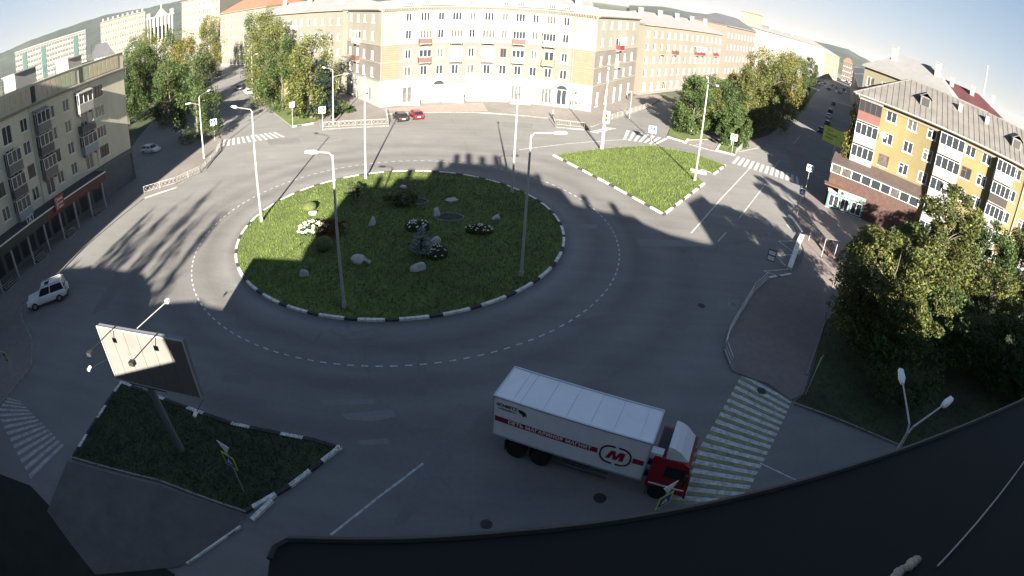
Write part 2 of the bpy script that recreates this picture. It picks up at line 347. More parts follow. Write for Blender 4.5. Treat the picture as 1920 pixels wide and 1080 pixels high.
# road markings
def strip(mb, a, b, w, z=.004, mi=0):
    u = (b-a); u.z = 0; u.normalize(); n_ = Vector((-u.y, u.x, 0))*w/2
    mb.poly([(a-n_+Vector((0, 0, z))), (b-n_+Vector((0, 0, z))), (b+n_+Vector((0, 0, z))), (a+n_+Vector((0, 0, z)))], mi)
dashed = put('dashed_ring', None, None, T(0, 0, 0), kind='structure'); mb = MB(); DR = .91602*22; DX, DY = -.49419*22, 2.1239*22; nd = 136
for i in range(nd):
    a = 2*math.pi*i/nd; b = a+2*math.pi/nd*.5
    md = MB(); strip(md, Vector((DX+DR*math.cos(a), DY+DR*math.sin(a), 0)), Vector((DX+DR*math.cos(b), DY+DR*math.sin(b), 0)), .12)
    put('dash', md.mesh('dash', worn_p), dashed)
for l, w in (([(1296, 437), (1350, 375), (1405, 316)], .15), ([(1386, 409), (1436, 344)], .12), ([(1346, 453), (1362, 435)], .12), ([(620, 1003), (710, 932), (793, 869)], .13),
             ([(972, 281), (1060, 270), (1180, 261)], .14), ([(1425, 868), (1492, 900)], .1), ([(1445, 322), (1462, 300)], .1), ([(1478, 280), (1500, 255)], .1),
             ([(1542, 160), (1582, 170)], .4), ([(640, 262), (600, 268)], .08)):
    p = gp(l)
    for a, b in zip(p[:-1], p[1:]): strip(mb, a, b, w)
zz = gp([(1505, 430), (1474, 421), (1507, 452), (1460, 452), (1493, 477), (1455, 479), (1479, 505), (1432, 508), (1465, 520)])
for a, b in zip(zz[:-1], zz[1:]): strip(mb, a, b, .13)
for p0, p1 in (((1476, 283), (1474, 300)),): pass
put('road_marking', mb.mesh('road_marking', worn_p), kind='structure')
def zebra(name, a0, a1, b0, b1, n, fr=.45, mats=None):
    "stripes: a0->a1 one end row, b0->b1 the other (pixels)"
    root = put(name, None, None, T(0, 0, 0), kind='structure')
    A, B, C, D = G(*a0), G(*a1), G(*b0), G(*b1)
    for i in range(n):
        t = i/n; t2 = t+fr/n; mb = MB(); z = Vector((0, 0, .005)); j = random.uniform(-.01, .01)
        mb.poly([A.lerp(B, t)+z, A.lerp(B, t2)+z, C.lerp(D, t2+j/9)+z, C.lerp(D, t+j/9)+z]); me = mb.mesh('stripe', (mats or [worn_p])[i % len(mats or [1])])
        put('stripe', me, root)
zebra('truck_crossing', (1392, 700), (1243, 945), (1485, 752), (1385, 952), 17, .5, [worn_p, worn_p, worn_p])
mbY = MB()
A, B, C, D = G(1392, 700), G(1243, 945), G(1485, 752), G(1385, 952)
for i in range(17):
    t, t2 = (i+.52)/17, (i+.88)/17; z = Vector((0, 0, .004))
    mbY.poly([A.lerp(B, t)+z, A.lerp(B, t2)+z, A.lerp(B, t2).lerp(C.lerp(D, t2), .96)+z, A.lerp(B, t).lerp(C.lerp(D, t), .96)+z])
put('yellow_stripes', mbY.mesh('yellow_stripes', yel_p), kind='structure')
dim_p = mat('faded_paint', (.33, .32, .3), .85, var=.4, scale=2)
zebra('shop_crossing', (-22, 735), (62, 905), (38, 752), (124, 838), 14, .5, [dim_p])
zebra('side_street_crossing', (1372, 306), (1512, 350), (1383, 293), (1510, 336), 14, .55)
zebra('square_crossing', (1168, 262), (1235, 272), (1175, 244), (1258, 262), 7, .5)
zebra('left_crossing', (415, 275), (540, 256), (420, 262), (520, 247), 12, .5)
zebra('square_crossing', (1105, 247), (1140, 238), (1120, 250), (1160, 240), 5, .5)
# ------------------------------------------------------------------ buildings
def facade(root, name, M, L, z0, z1, holes, mats, band=None, rev=.2):
    xs = sorted({0, L, *[round(h[0], 3) for h in holes], *[round(h[1], 3) for h in holes]}); zs = {z0, z1}
    for h in holes: zs |= {round(h[2], 3), round(h[3], 3)}
    if band: zs |= set(z for z, _ in band[1:])
    zs = sorted(z for z in zs if z0 <= z <= z1); mb = MB()
    H_ = [tuple(round(q, 3) for q in h[:4]) for h in holes]
    for i in range(len(xs)-1):
        for j in range(len(zs)-1):
            cx, cz = (xs[i]+xs[i+1])/2, (zs[j]+zs[j+1])/2
            if any(h[0] < cx < h[1] and h[2] < cz < h[3] for h in H_): continue
            mi = 0
            if band:
                for z, k in band:
                    if cz > z: mi = k
            mb.poly([(xs[i], 0, zs[j]), (xs[i+1], 0, zs[j]), (xs[i+1], 0, zs[j+1]), (xs[i], 0, zs[j+1])], mi)
    for a, b, c, d in H_:
        mb.poly([(a, 0, c), (a, rev, c), (a, rev, d), (a, 0, d)]); mb.poly([(b, 0, d), (b, rev, d), (b, rev, c), (b, 0, c)])
        mb.poly([(a, 0, d), (a, rev, d), (b, rev, d), (b, 0, d)]); mb.poly([(a, rev, c), (a, 0, c), (b, 0, c), (b, rev, c)])
    return put(name, mb.mesh(name, mats), root, M)
_wc = {}
def window(root, M, a, b, c, d, n=2, fm=None, gm=None, sill=True, fr=.08, transom=False):
    fm = fm or pvc; gm = gm or random.choice([glass_d, glass_d, glass_c]); w, h = round(b-a, 2), round(d-c, 2)
    k = (w, h, n, fm.name, fr, transom)
    if k not in _wc:
        mb = MB(); y0, y1 = .06, .13
        mb.box(0, w, y0, y1, 0, fr); mb.box(0, w, y0, y1, h-fr, h); mb.box(0, fr, y0, y1, fr, h-fr); mb.box(w-fr, w, y0, y1, fr, h-fr)
        for i in range(1, n):
            x = w*i/n; mb.box(x-fr*.45, x+fr*.45, y0, y1, fr, h-fr)
        if transom: mb.box(fr, w/n, y0+.005, y1-.005, h*.68-fr*.4, h*.68+fr*.4)
        _wc[k] = mb.mesh('window', fm)
    MM = M @ T(a, 0, c); o = put('window', _wc[k], root, MM)
    kp = ('p', w, h, gm.name)
    if kp not in _wc:
        mb = MB(); mb.poly([(0, .11, 0), (w, .11, 0), (w, .11, h), (0, .11, h)]); _wc[kp] = mb.mesh('pane', gm)
    put('pane', _wc[kp], o, MM)
    if sill:
        ks = ('s', w, sill if sill is not True else pvc.name)
        if ks not in _wc:
            mb = MB(); mb.box(-.12, w+.12, -.13, .06, -.09, -.01); _wc[ks] = mb.mesh('sill', pvc)
        put('sill', _wc[ks], o, MM)
    return o
def balcony(root, M, x0, x1, z, pm, gz=True, n=4, dep=1.0, roof=None, gm=None, fm=None, ph=1.05, top=2.55, items=False):
    fm = fm or pvc; w = x1-x0; MM = M @ T(x0, 0, z); mb = MB()
    mb.box(0, w, -dep, 0, -.15, 0, 1); mb.box(0, w, -dep, -dep+.05, 0, ph); mb.box(0, .05, -dep+.05, 0, 0, ph); mb.box(w-.05, w, -dep+.05, 0, 0, ph)
    mb.prof([(.15, -.15), (.3, -.15), (.3, -.5)], -dep*.7, -.002, 1); mb.prof([(w-.3, -.15), (w-.15, -.15), (w-.3, -.5)], -dep*.7, -.002, 1)
    o = put('balcony', mb.mesh('balcony', [pm, kerb_g]), root, MM)
    if gz:
        mb = MB(); t = .07; zz0, zz1 = ph, top
        mb.box(0, w, -dep, -dep+t, zz0, zz0+t); mb.box(0, w, -dep, -dep+t, zz1-t, zz1)
        for i in range(n+1):
            x = t/2+(w-t)*i/n; mb.box(x-t/2, x+t/2, -dep, -dep+t, zz0+t, zz1-t)
        for x in (0, w-t): mb.box(x, x+t, -dep+t, 0, zz1-t, zz1); mb.box(x, x+t, -dep/2-t/2, -dep/2+t/2, zz0, zz1-t)
        put('glazing', mb.mesh('glazing', fm), o, MM)
        mb = MB(); g = gm or random.choice([glass_d, glass_d, glass_c])
        mb.poly([(0, -dep+t*.6, zz0), (w, -dep+t*.6, zz0), (w, -dep+t*.6, zz1), (0, -dep+t*.6, zz1)])
        mb.poly([(t*.5, -dep+t, zz0), (t*.5, 0, zz0), (t*.5, 0, zz1), (t*.5, -dep+t, zz1)]); mb.poly([(w-t*.5, -dep+t, zz0), (w-t*.5, 0, zz0), (w-t*.5, 0, zz1), (w-t*.5, -dep+t, zz1)])
        put('pane', mb.mesh('pane', g), o, MM)
    if roof:
        mb = MB(); mb.hexa([(-.1, -dep-.15, top), (w+.1, -dep-.15, top), (w+.1, 0, top+.3), (-.1, 0, top+.3), (-.1, -dep-.15, top+.06), (w+.1, -dep-.15, top+.06), (w+.1, 0, top+.36), (-.1, 0, top+.36)])
        put('balcony_roof', mb.mesh('balcony_roof', roof), o, MM)
    return o
def text(s, size, m, parent, M, name='lettering', ext=.004, align='CENTER', bold=.012, sp=1.0):
    cu = bpy.data.curves.new('t', 'FONT'); cu.body = s; cu.size = size; cu.extrude = ext; cu.align_x = align; cu.align_y = 'CENTER'; cu.offset = size*bold; cu.space_character = sp
    ob = bpy.data.objects.new('t', cu); col.objects.link(ob); dg = bpy.context.evaluated_depsgraph_get()
    me = bpy.data.meshes.new_from_object(ob.evaluated_get(dg)); me.materials.clear(); me.materials.append(m)
    bpy.data.objects.remove(ob); return put(name, me, parent, M)
XZ = Matrix.Rotation(math.pi/2, 4, 'X')      # text plane to a facade (faces -y)
# -- the long curved block facing the square
cream = layered('cream_render', (.185, .172, .138), [(.15, .88, 1.08, one), (.8, .9, 1.05, (1, 1, .15))], bump=.1)
beige = layered('beige_render', (.125, .110, .094), [(.2, .85, 1.12, one), (1.5, .93, 1.06, one)], bump=.1)
pinkish = layered('pink_render', (.13, .108, .093), [(.2, .9, 1.1, one)], bump=.1)
white_r = layered('white_render', (.24, .235, .215), [(.3, .93, 1.05, one)], bump=.1)
quoin_m = mat('yellow_stone', (.14, .12, .07), .85, var=.12, scale=1)
trim_m = mat('pale_trim', (.19, .175, .145), .8, var=.1, scale=1)
roofw = mat('pale_sheet_roof', (.2, .195, .19), .6, var=.15, scale=.4)
pipe_m = mat('drain_pipe', (.2, .18, .15), .6)
brown_p = mat('brown_panel', (.085, .04, .03), .7, var=.2, scale=3)
grey_p = mat('grey_panel', (.15, .13, .12), .7, var=.15, scale=3)
red_p = mat('red_panel', (.16, .015, .02), .7, var=.2, scale=2)
CA, CB = Vector((-25.67, 97.46, 0)), Vector((12.17, 101.77, 0))
CM = Vector((-7.6, 104.6, 0))
def circle3(a, b, c):
    ax, ay, bx, by, cx, cy = a.x, a.y, b.x, b.y, c.x, c.y; d = 2*(ax*(by-cy)+bx*(cy-ay)+cx*(ay-by))
    ux = ((ax*ax+ay*ay)*(by-cy)+(bx*bx+by*by)*(cy-ay)+(cx*cx+cy*cy)*(ay-by))/d
    uy = ((ax*ax+ay*ay)*(cx-bx)+(bx*bx+by*by)*(ax-cx)+(cx*cx+cy*cy)*(bx-ax))/d
    o = Vector((ux, uy, 0)); return o, (a-o).length
CO, CR = circle3(CA, CM, CB)
def arcpt(px, py=30):
    d = ray(px, py); u = Vector((d.x, d.y, 0)).normalized(); b = u.dot(CO); c = CO.dot(CO)-CR*CR
    return u*(b+math.sqrt(b*b-c))
CBk = thing('apartment_building', 'long pale five-storey curved block with arched ground floor across the far side of the square', 'building', T(-7.6, 104.6, 0))
seg_px = [712, 752, 783, 813, 843, 872, 902, 933.5, 962, 991, 1020, 1049, 1078, 1119]
pts = [CA]+[arcpt(p) for p in seg_px[1:-1]]+[CB]
rowsC = [(5.6, 7.5), (9.0, 10.8), (12.8, 14.6), (16.3, 18.0)]
bandC = [(0, 0), (5.1, 1), (12.0, 2)]
arch_dark = {3: 1, 10: 1}
bal_mats = {1: brown_p, 3: white_r, 5: white_r, 7: brown_p, 9: white_r}
bal3 = {1: brown_p, 3: grey_p, 5: grey_p, 7: white_r, 9: quoin_m}
arch_open = mat('shop_front_white', (.24, .24, .22), .5, var=.1)
for i in range(13):
    M, L = frame(pts[i], pts[i+1]); holes = []; c = i-1
    if 0 <= c <= 10:
        three = c in (1, 3, 5, 7, 9); w = (1.75 if three else 1.15)
        for r, (a, b) in enumerate(rowsC):
            ww = w if r != 0 else 1.35
            holes.append((L/2-ww/2, L/2+ww/2, a, b, (3 if three and r == 3 else 2), r))
        gh = (L/2-1.0, L/2+1.0, .5 if c not in (0, 3, 6) else .05, 3.6); holes.append((*gh, 2, -1))
    facade(CBk, 'wall', M, L, 0, 19.0, holes, [white_r, beige if i % 4 else pinkish, cream], bandC)
    for a, b, z0, z1, n_, r in holes:
        if r == -1:
            dk = glass_d if c in (2, 10) else (glass_c if c in (0, 7, 9) else arch_open)
            o = window(CBk, M, a, b, z0, z1, 3 if c % 2 else 2, fm=pvc, gm=dk if c != 2 else arch_open, sill=False, fr=.12)
            mb = MB(); R = (b-a)/2     # arched head
            ar = [(L/2+R*math.cos(math.pi*k/10), 3.62+R*.75*math.sin(math.pi*k/10)) for k in range(11)]
            mb.poly([(x, -.03, z) for x, z in ar]); put('fanlight', mb.mesh('fanlight', glass_d if c in (2, 10) else arch_open), CBk, M)
            mb = MB()
            for k in range(10):
                (x0, q0), (x1, q1) = ar[k], ar[k+1]; e = 1.13
                mb.hexa([(x0, -.08, q0), (x1, -.08, q1), (x1, 0, q1), (x0, 0, q0), (L/2+(x0-L/2)*e, -.08, 3.62+(q0-3.62)*e), (L/2+(x1-L/2)*e, -.08, 3.62+(q1-3.62)*e), (L/2+(x1-L/2)*e, 0, 3.62+(q1-3.62)*e), (L/2+(x0-L/2)*e, 0, 3.62+(q0-3.62)*e)])
            put('arch_moulding', mb.mesh('arch_moulding', trim_m), CBk, M)
        else:
            fm = brown_f if (c, r) in ((6, 1),) else pvc
            window(CBk, M, a, b, z0, z1, n_, fm, glass_d if (c, r) in ((3, 3), (2, 3), (0, 2), (5, 2), (10, 2)) else None)
            if r == 3 and n_ == 3:
                mb = MB(); mb.prof([(a-.35, z1+.12), (b+.35, z1+.12), (b+.2, z1+.4), (a-.2, z1+.4)], -.16, 0); put('lintel', mb.mesh('lintel', trim_m), CBk, M)
            if r == 1:
                mb = MB(); mb.box(a-.2, a-.06, -.07, 0, z0-.3, z1+.1); mb.box(a-.2, b+.2, -.075, 0, z1+.101, z1+.2); mb.box(b+.06, b+.2, -.07, 0, z0-.3, z1+.1); put('architrave', mb.mesh('architrave', trim_m), CBk, M)
    if c in bal_mats:
        balcony(CBk, M, L/2-1.15, L/2+1.15, 11.9, bal_mats[c], True, 4, 1.0, kerb_g, glass_d if c in (7, 9) else glass_c)
        balcony(CBk, M, L/2-1.15, L/2+1.15, 8.2, bal3[c], c != 9, 3, 1.0, None, glass_d if c in (1, 7) else glass_w)
    if i in (0, 12):       # banded stonework at both ends
        z = 5.35
        while z < 11.8:
            mb = MB(); mb.box(.5, L-.4, -.09, 0, z, z+.3); put('stone_course', mb.mesh('stone_course', quoin_m), CBk, M); z += .43
    mb = MB(); mb.box(0, L, -.12, 0, 5.0, 5.2); put('string_course', mb.mesh('string_course', trim_m), CBk, M)
    mb = MB(); mb.box(0, L, -.1, 0, 11.9, 12.1); put('string_course', mb.mesh('string_course', trim_m), CBk, M)
    mb = MB(); mb.box(0, L, -.08, 0, 8.55, 8.7); put('string_course', mb.mesh('string_course', trim_m), CBk, M)
    mb = MB(); mb.box(-.02, L+.02, -.75, .3, 19.0, 19.22); mb.box(-.02, L+.02, -.55, 0, 18.85, 19.0); mb.box(0, L, -.12, 0, 18.15, 18.3)
    put('cornice', mb.mesh('cornice', trim_m), CBk, M)
    mb = MB(); k = int(L/.45)
    for q in range(k): x = (q+.5)*L/k; mb.box(x-.1, x+.1, -.5, 0, 18.55, 18.85)
    o = put('dentils', mb.mesh('dentils', trim_m), CBk, M, kind='stuff')
    # balustrade: solid piers and turned balusters
    mb = MB(); mb.box(0, L, -.1, .25, 19.22, 19.5); mb.box(0, L, -.1, .25, 20.35, 20.55); mb.box(0, .7, -.08, .23, 19.5, 20.35); mb.box(L-.7, L, -.08, .23, 19.5, 20.35)
    if i % 3 == 0: mb.box(.7, L-.7, -.05, .2, 19.5, 20.35)
    put('parapet', mb.mesh('parapet', white_r), CBk, M)
    if i % 3:
        mb = MB(); k = int((L-1.4)/.34)
        for q in range(k): x = .7+(q+.5)*(L-1.4)/k; mb.tube((x, .07, 19.5), (x, .07, 19.92), .06, .1, 6); mb.tube((x, .07, 19.92), (x, .07, 20.35), .1, .06, 6)
        put('balusters', mb.mesh('balusters', white_r), CBk, M, kind='stuff')
    if i in (0, 4, 8, 12):
        mb = MB(); x = .25 if i != 0 else .12; mb.tube((x, -.18, .3), (x, -.18, 18.3), .07, n=6); mb.tube((x, -.18, 18.3), (x, -.6, 19.0), .07, n=6); put('downpipe', mb.mesh('downpipe', pipe_m), CBk, M)
for px, w, z in ((772, 2.6, .5), (851, 3.2, .55), (975, 3, .35)):
    mb = MB(); q = arcpt(px, 195); M, _ = frame(q-Vector((w/2, 0, 0)), q+Vector((w/2, .05, 0)))
    for k in range(3): mb.box(-.2-k*.0, w+.2, -1.6+.45*k, -.05, .1+k*z/3, .1+(k+1)*z/3)
    mb.box(-.4, -.2, -1.5, -.05, .1, z+.5); mb.box(w+.2, w+.4, -1.5, -.05, .1, z+.5)
    put('entrance_steps', mb.mesh('entrance_steps', white_r), CBk, M)
# shop sign over the arcade, graffiti panel
q0, q1 = arcpt(836, 150), arcpt(880, 150); M, L = frame(q0, q1, 4.35); mb = MB(); mb.box(0, L, -.2, -.1, -.28, .28); s_ = put('shop_sign', mb.mesh('shop_sign', mat('dark_red_letters', (.2, .05, .03), .6)), CBk, M)
mb = MB()
for k in range(14): mb.box(.15+k*L/14.5, .15+k*L/14.5+.22, -.23, -.2, -.18, .18)
put('sign_letters', mb.mesh('sign_letters', trim_m), s_, M)
gq0, gq1 = arcpt(1064, 200), arcpt(1092, 205); M, L = frame(gq0, gq1, .55)
gb = text('SERY', 1.15, dark_m, CBk, M @ T(L/2, -.1, .75) @ XZ, 'graffiti')
def wing(name, P0, P1, z1, cols, rows, bands, mats, root, eave=True, bal=(), w=1.25, three=(), gf=None, gms=None):
    M, L = frame(P0, P1); holes = []
    for ci, cx in enumerate(cols):
        for ri, (a, b) in enumerate(rows):
            ww = w*1.45 if ci in three else w
            holes.append((cx-ww/2, cx+ww/2, a, b, 3 if ci in three else 2))
    for g in gf or []: holes.append((g[0], g[1], g[2], g[3], 2))
    facade(root, name, M, L, 0, z1, holes, mats, bands)
    for h in holes: window(root, M, *h[:4], h[4], gm=(random.choice(gms) if gms else None))
    for ci, z, pm, g in bal: balcony(root, M, cols[ci]-1.3, cols[ci]+1.3, z, pm, g, 3, .95, None)
    if eave:
        mb = MB(); mb.box(-.1, L+.1, -.6, .2, z1, z1+.22); mb.box(0, L, -.4, 0, z1-.18, z1); put('cornice', mb.mesh('cornice', trim_m), root, M)
    return M, L
M, L = wing('wall', (-37, 112.5), CA, 18.9, [2.2, 6.6, 10.4, 14.8], rowsC, bandC, [white_r, beige, cream], CBk, bal=((1, 8.2, brown_p, False), (1, 11.9, white_r, True)), gf=[(2, 4, .6, 3.4), (12, 14, .6, 3.4)])
mb = MB(); mb.box(0, L, -.1, 0, 11.9, 12.1); mb.box(0, L, -.12, 0, 5.0, 5.2); mb.box(0, L, -.08, 0, 8.5, 8.7); put('string_course', mb.mesh('string_course', trim_m), CBk, M)
mb = MB(); mb.box(0, L, -.05, .3, 19.12, 20.5); put('parapet', mb.mesh('parapet', white_r), CBk, M)
RWP = Vector((24.4, 125.7, 0))
M, L = wing('wall', CB, RWP, 18.9, [3.2, 7.9, 12.8, 17.8, 22.8], rowsC, bandC, [beige, beige, cream], CBk, bal=((2, 8.2, grey_p, False), (2, 11.9, red_p, True)), three=(2,), gf=[(2, 3.4, .8, 3.6), (7, 8.4, .8, 3.6), (12, 13.4, .1, 3.6), (16, 17.6, .1, 3.8), (21.5, 23, .8, 3.6)])
mb = MB(); mb.box(0, L, -.1, 0, 11.9, 12.1); mb.box(0, L, -.12, 0, 5.0, 5.2); mb.box(0, L, -.08, 0, 8.5, 8.7); put('string_course', mb.mesh('string_course', trim_m), CBk, M)
mb = MB(); mb.box(0, L, -.05, .3, 19.12, 20.4); put('parapet', mb.mesh('parapet', white_r), CBk, M)
# body + low roof behind the parapets
ins = [(-37, 112.5)]+[(p.x, p.y) for p in pts]+[(24.4, 125.7)]
def push(p, q, d): v = Vector((q[0]-p[0], q[1]-p[1], 0)).normalized()*d; return (p[0]+v.x, p[1]+v.y)
back = [(12, 134), (5, 118), (-8, 121), (-20, 118), (-26, 123)]
mb = MB(); outl = [push(p, (-6, 128), .34) for p in ins]
mb.prism(outl+back, 19.1, 19.3); bk = back; allp = outl+back
for i in range(len(allp)):
    a, b = allp[i], allp[(i+1) % len(allp)]
    if i >= len(outl)-1: mb.poly([(a[0], a[1], 0), (b[0], b[1], 0), (b[0], b[1], 19.2), (a[0], a[1], 19.2)], 1)
for a, b, c, d in ((push(ins[1], (-6, 128), .6), push(ins[7], (-6, 128), .6), (-8, 114), (-24, 108)), (push(ins[7], (-6, 128), .6), push(ins[-2], (-6, 128), .6), (12, 112), (-8, 114))):
    mb.poly([(*a, 19.32), (*b, 19.32), (*c, 21.6), (*d, 21.6)])
put('roof', mb.mesh('roof', [roofw, white_r]), CBk, T(0, 0, 0))
for x, y in ((-22, 108), (-13, 111), (-4, 112), (4, 111), (9, 109)):
    mb = MB(); mb.box(-.6, .6, -.35, .35, 20.2, 22.6); mb.box(-.7, .7, -.45, .45, 22.6, 22.75); put('chimney', mb.mesh('chimney', white_r), CBk, T(x, y, 0))
# -- simpler blocks down the two streets
def block(name, label, P0, P1, z1, depth, bays, floors, wm, roof_m, pitch=0., ground=3.8, bal=(), left_side=False, individually=True, stage=2.0, w=1.3, cat='building', bands=None, wmats=None, chim=0, roofh=2.6, group=None, z0=0):
    M, L = frame(P0, P1); root = thing(name, label, cat, M, group); M = WM[root]
    cols = [(i+.5)*L/bays for i in range(bays)]; fh = (z1-ground-z0-.6)/floors; holes = []
    for cx in cols:
        for f in range(floors):
            zc = z0+ground+fh*f+.85; holes.append((cx-w/2, cx+w/2, zc, zc+min(1.75, fh*.58), 2))
        holes.append((cx-w*.7, cx+w*.7, z0+.9, z0+3.0, 2))
    facade(root, 'wall', M, L, 0, z1, holes, wmats or [wm], bands)
    if individually:
        for h in holes: window(root, M, *h[:5], gm=random.choice([glass_c, glass_w, glass_d]))
    else:
        mb = MB()
        for a, b, c, d, _ in holes: mb.poly([(a, .12, c), (b, .12, c), (b, .12, d), (a, .12, d)])
        put('window_glass', mb.mesh('window_glass', glass_c), root, M, kind='stuff')
        mb = MB()
        for a, b, c, d, _ in holes: mb.box(a, b, .05, .1, c, c+.1); mb.box((a+b)/2-.05, (a+b)/2+.05, .05, .1, c+.1, d); mb.box(a-.1, b+.1, -.1, .04, c-.12, c-.01)
        put('window_frames', mb.mesh('window_frames', pvc), root, M, kind='stuff')
    mb = MB(); mb.poly([(L, 0, 0), (L, depth, 0), (L, depth, z1), (L, 0, z1)]); mb.poly([(L, depth, 0), (0, depth, 0), (0, depth, z1), (L, depth, z1)]); mb.poly([(0, depth, 0), (0, 0, 0), (0, 0, z1), (0, depth, z1)])
    put('side_wall', mb.mesh('side_wall', wm), root, M)
    mb = MB(); mb.box(-.3, L+.3, -.5, depth+.3, z1, z1+.25); put('cornice', mb.mesh('cornice', trim_m), root, M)
    mb = MB(); e = .5; zb, zt = z1+.26, z1+roofh
    if roofh > .6:
        A_, B_, C_, D_ = (-e, -e, zb), (L+e, -e, zb), (L+e, depth+e, zb), (-e, depth+e, zb); r0, r1 = (min(depth/2, L*.3), depth/2, zt), (L-min(depth/2, L*.3), depth/2, zt)
        mb.poly([A_, B_, r1, r0]); mb.poly([B_, C_, r1]); mb.poly([C_, D_, r0, r1]); mb.poly([D_, A_, r0])
        n_ = int(L/1.1)
        for k in range(1, n_):
            x = k*L/n_; f = min(1, min(x, L-x)/max(.1, r0[0])); y = (depth/2)*f
            mb.box(x-.03, x+.03, -e, -e+.05, zb, zb+.1)
    else: mb.box(-.2, L+.2, -.2, depth, zb, z1+.8)
    rf = put('roof', mb.mesh('roof', roof_m), root, M)
    for k in range(chim):
        x = (k+.5)*L/chim; mb = MB(); mb.box(x-.5, x+.5, depth*.3, depth*.3+.8, z1+.5, zt+.9); mb.box(x-.6, x+.6, depth*.3-.1, depth*.3+.9, zt+.9, zt+1.05); put('chimney', mb.mesh('chimney', white_r), rf, M)
    for ci, f, pm, g in bal: balcony(root, M, cols[ci]-1.3, cols[ci]+1.3, z0+ground+fh*f, pm, g, 3, .9, None)
    return root, M, L
greyroof = mat('dark_grey_roof', (.07, .07, .075), .7, var=.2, scale=.5)
pinkroof = mat('pale_pink_roof', (.2, .175, .17), .7, var=.12, scale=.5)
redroof = mat('red_sheet_roof', (.07, .022, .022), .6, var=.25, scale=.6)
orange_r = mat('orange_tiles', (.2, .095, .055), .7, var=.25, scale=.8)
cream2 = layered('cream_wall', (.15, .132, .104), [(.15, .9, 1.08, one)], bump=.1)
pale2 = layered('pale_wall', (.16, .15, .12), [(.15, .92, 1.06, one)], bump=.1)
block('apartment_building', 'cream block behind the birches at the start of the left street, pale sheet-metal roof', (-75.4, 146.8), (-38.4, 113.6), 18.8, 12, 13, 4, pale2, roofw, bal=((1, 3, white_r, True), (5, 3, grey_p, True), (6, 3, white_r, False), (3, 2, white_r, True), (8, 1, grey_p, False)), roofh=3.0, chim=3)
block('apartment_building', 'lower beige block right of the curved building with white eaves and red balconies', (26.2, 127.8), (59.5, 168), 17.6, 13, 14, 4, cream2, pinkroof, bal=((2, 2, quoin_m, False), (4, 2, brown_p, False), (8, 2, brown_p, True), (9, 2, red_p, True), (12, 2, red_p, False)), roofh=3.2, chim=5)
block('apartment_building', 'pinkish block with a dark grey roof behind the poplars of the right street', (61.5, 170), (84, 199), 21.0, 13, 9, 4, mat('pink_plaster', (.15, .125, .1), .85, var=.08, scale=.4), greyroof, roofh=3.8)
tb, M, L = block('apartment_building', 'white block with a square roof tower in the middle of the right street', (86, 202), (150, 283), 22.5, 14, 18, 5, white_r, roofw, individually=False, roofh=2.2, chim=4)
mb = MB(); mb.box(1, 9, 1, 8, 22.5, 28.5); mb.box(.7, 9.3, .7, 8.3, 28.5, 28.9); mb.box(1.2, 3.2, 1.2, 3.2, 28.9, 30.2); put('tower', mb.mesh('tower', cream), tb, M)
block('apartment_building', 'far white block with a pink roof where the right street narrows', (154, 290), (205, 350), 22.5, 15, 14, 4, white_r, pinkroof, individually=False, roofh=3)
block('town_house', 'yellow house closing the far end of the right street', (209, 357), (232, 372), 19, 18, 8, 3, mat('yellow_plaster', (.15, .13, .08), .85), roofw, individually=False, roofh=4)
block('town_house', 'small brown-roofed house at the very end of the right street', AZ(1583, 105, 470), AZ(1600, 108, 470), 17, 12, 5, 3, mat('ochre_plaster', (.09, .07, .05), .85), orange_r, individually=False, roofh=4)
block('town_house', 'dull red house beside the far end of the right street', AZ(1600, 112, 430), AZ(1618, 118, 430), 14, 12, 5, 3, mat('dull_red_plaster', (.08, .04, .04), .85), greyroof, individually=False, roofh=3)
# left distance
block('apartment_building', 'cream stepped block above the left street trees with a grey roof', AZ(341, 0, 250), AZ(412, 5, 235), 30.5, 16, 9, 7, pale2, greyroof, individually=False, roofh=2.5)
block('apartment_building', 'cream block with an orange tiled roof above the left street trees', AZ(413, 10, 222), AZ(500, 18, 190), 21.5, 15, 12, 5, pale2, orange_r, individually=False, roofh=4.5)
block('hotel_building', 'pale far building with a row of small roof dormers beyond the left block', AZ(188, 35, 335), AZ(272, 20, 335), 33, 18, 13, 7, pale2, roofw, individually=False, roofh=1.2, chim=9)
far1 = block('apartment_building', 'long white nine-storey block with green stair strips on the far left', AZ(28, 95, 350), AZ(160, 62, 350), 31.5, 14, 26, 9, mat('white_panels', (.15, .145, .13), .8, var=.1, scale=.2), roofw, individually=False, roofh=.4, w=1.6, ground=2.5)
gs = mat('green_strip', (.035, .075, .065), .6); M, L = WM[far1[0]], far1[2]
for x in (L*.13, L*.4, L*.86):
    mb = MB(); mb.box(x-1.6, x+1.6, -.3, -.05, 2, 30); put('stair_strip', mb.mesh('stair_strip', gs), far1[0], M)
block('town_house', 'low pale house with a flat roof just behind the left block', AZ(100, 108, 190), AZ(135, 98, 190), 15, 10, 5, 3, pale2, roofw, individually=False, roofh=.5)
block('town_house', 'white gabled house rising behind the parapet of the left block', AZ(165, 88, 150), AZ(215, 78, 150), 16.5, 12, 5, 3, pale2, greyroof, individually=False, roofh=5)
# right side of the right street, behind the yellow block
block('apartment_building', 'shaded grey-cream block on the right side of the right street behind the yellow block', AZ(1606, 124, 250), AZ(1616, 142, 140), 15.0, 14, 16, 5, pale2, greyroof, individually=False, roofh=2.5)
block('apartment_building', 'farther shaded block on the right side of the right street near the junction', AZ(1602, 112, 400), AZ(1606, 122, 262), 15.0, 14, 16, 5, pale2, greyroof, individually=False, roofh=2.5)
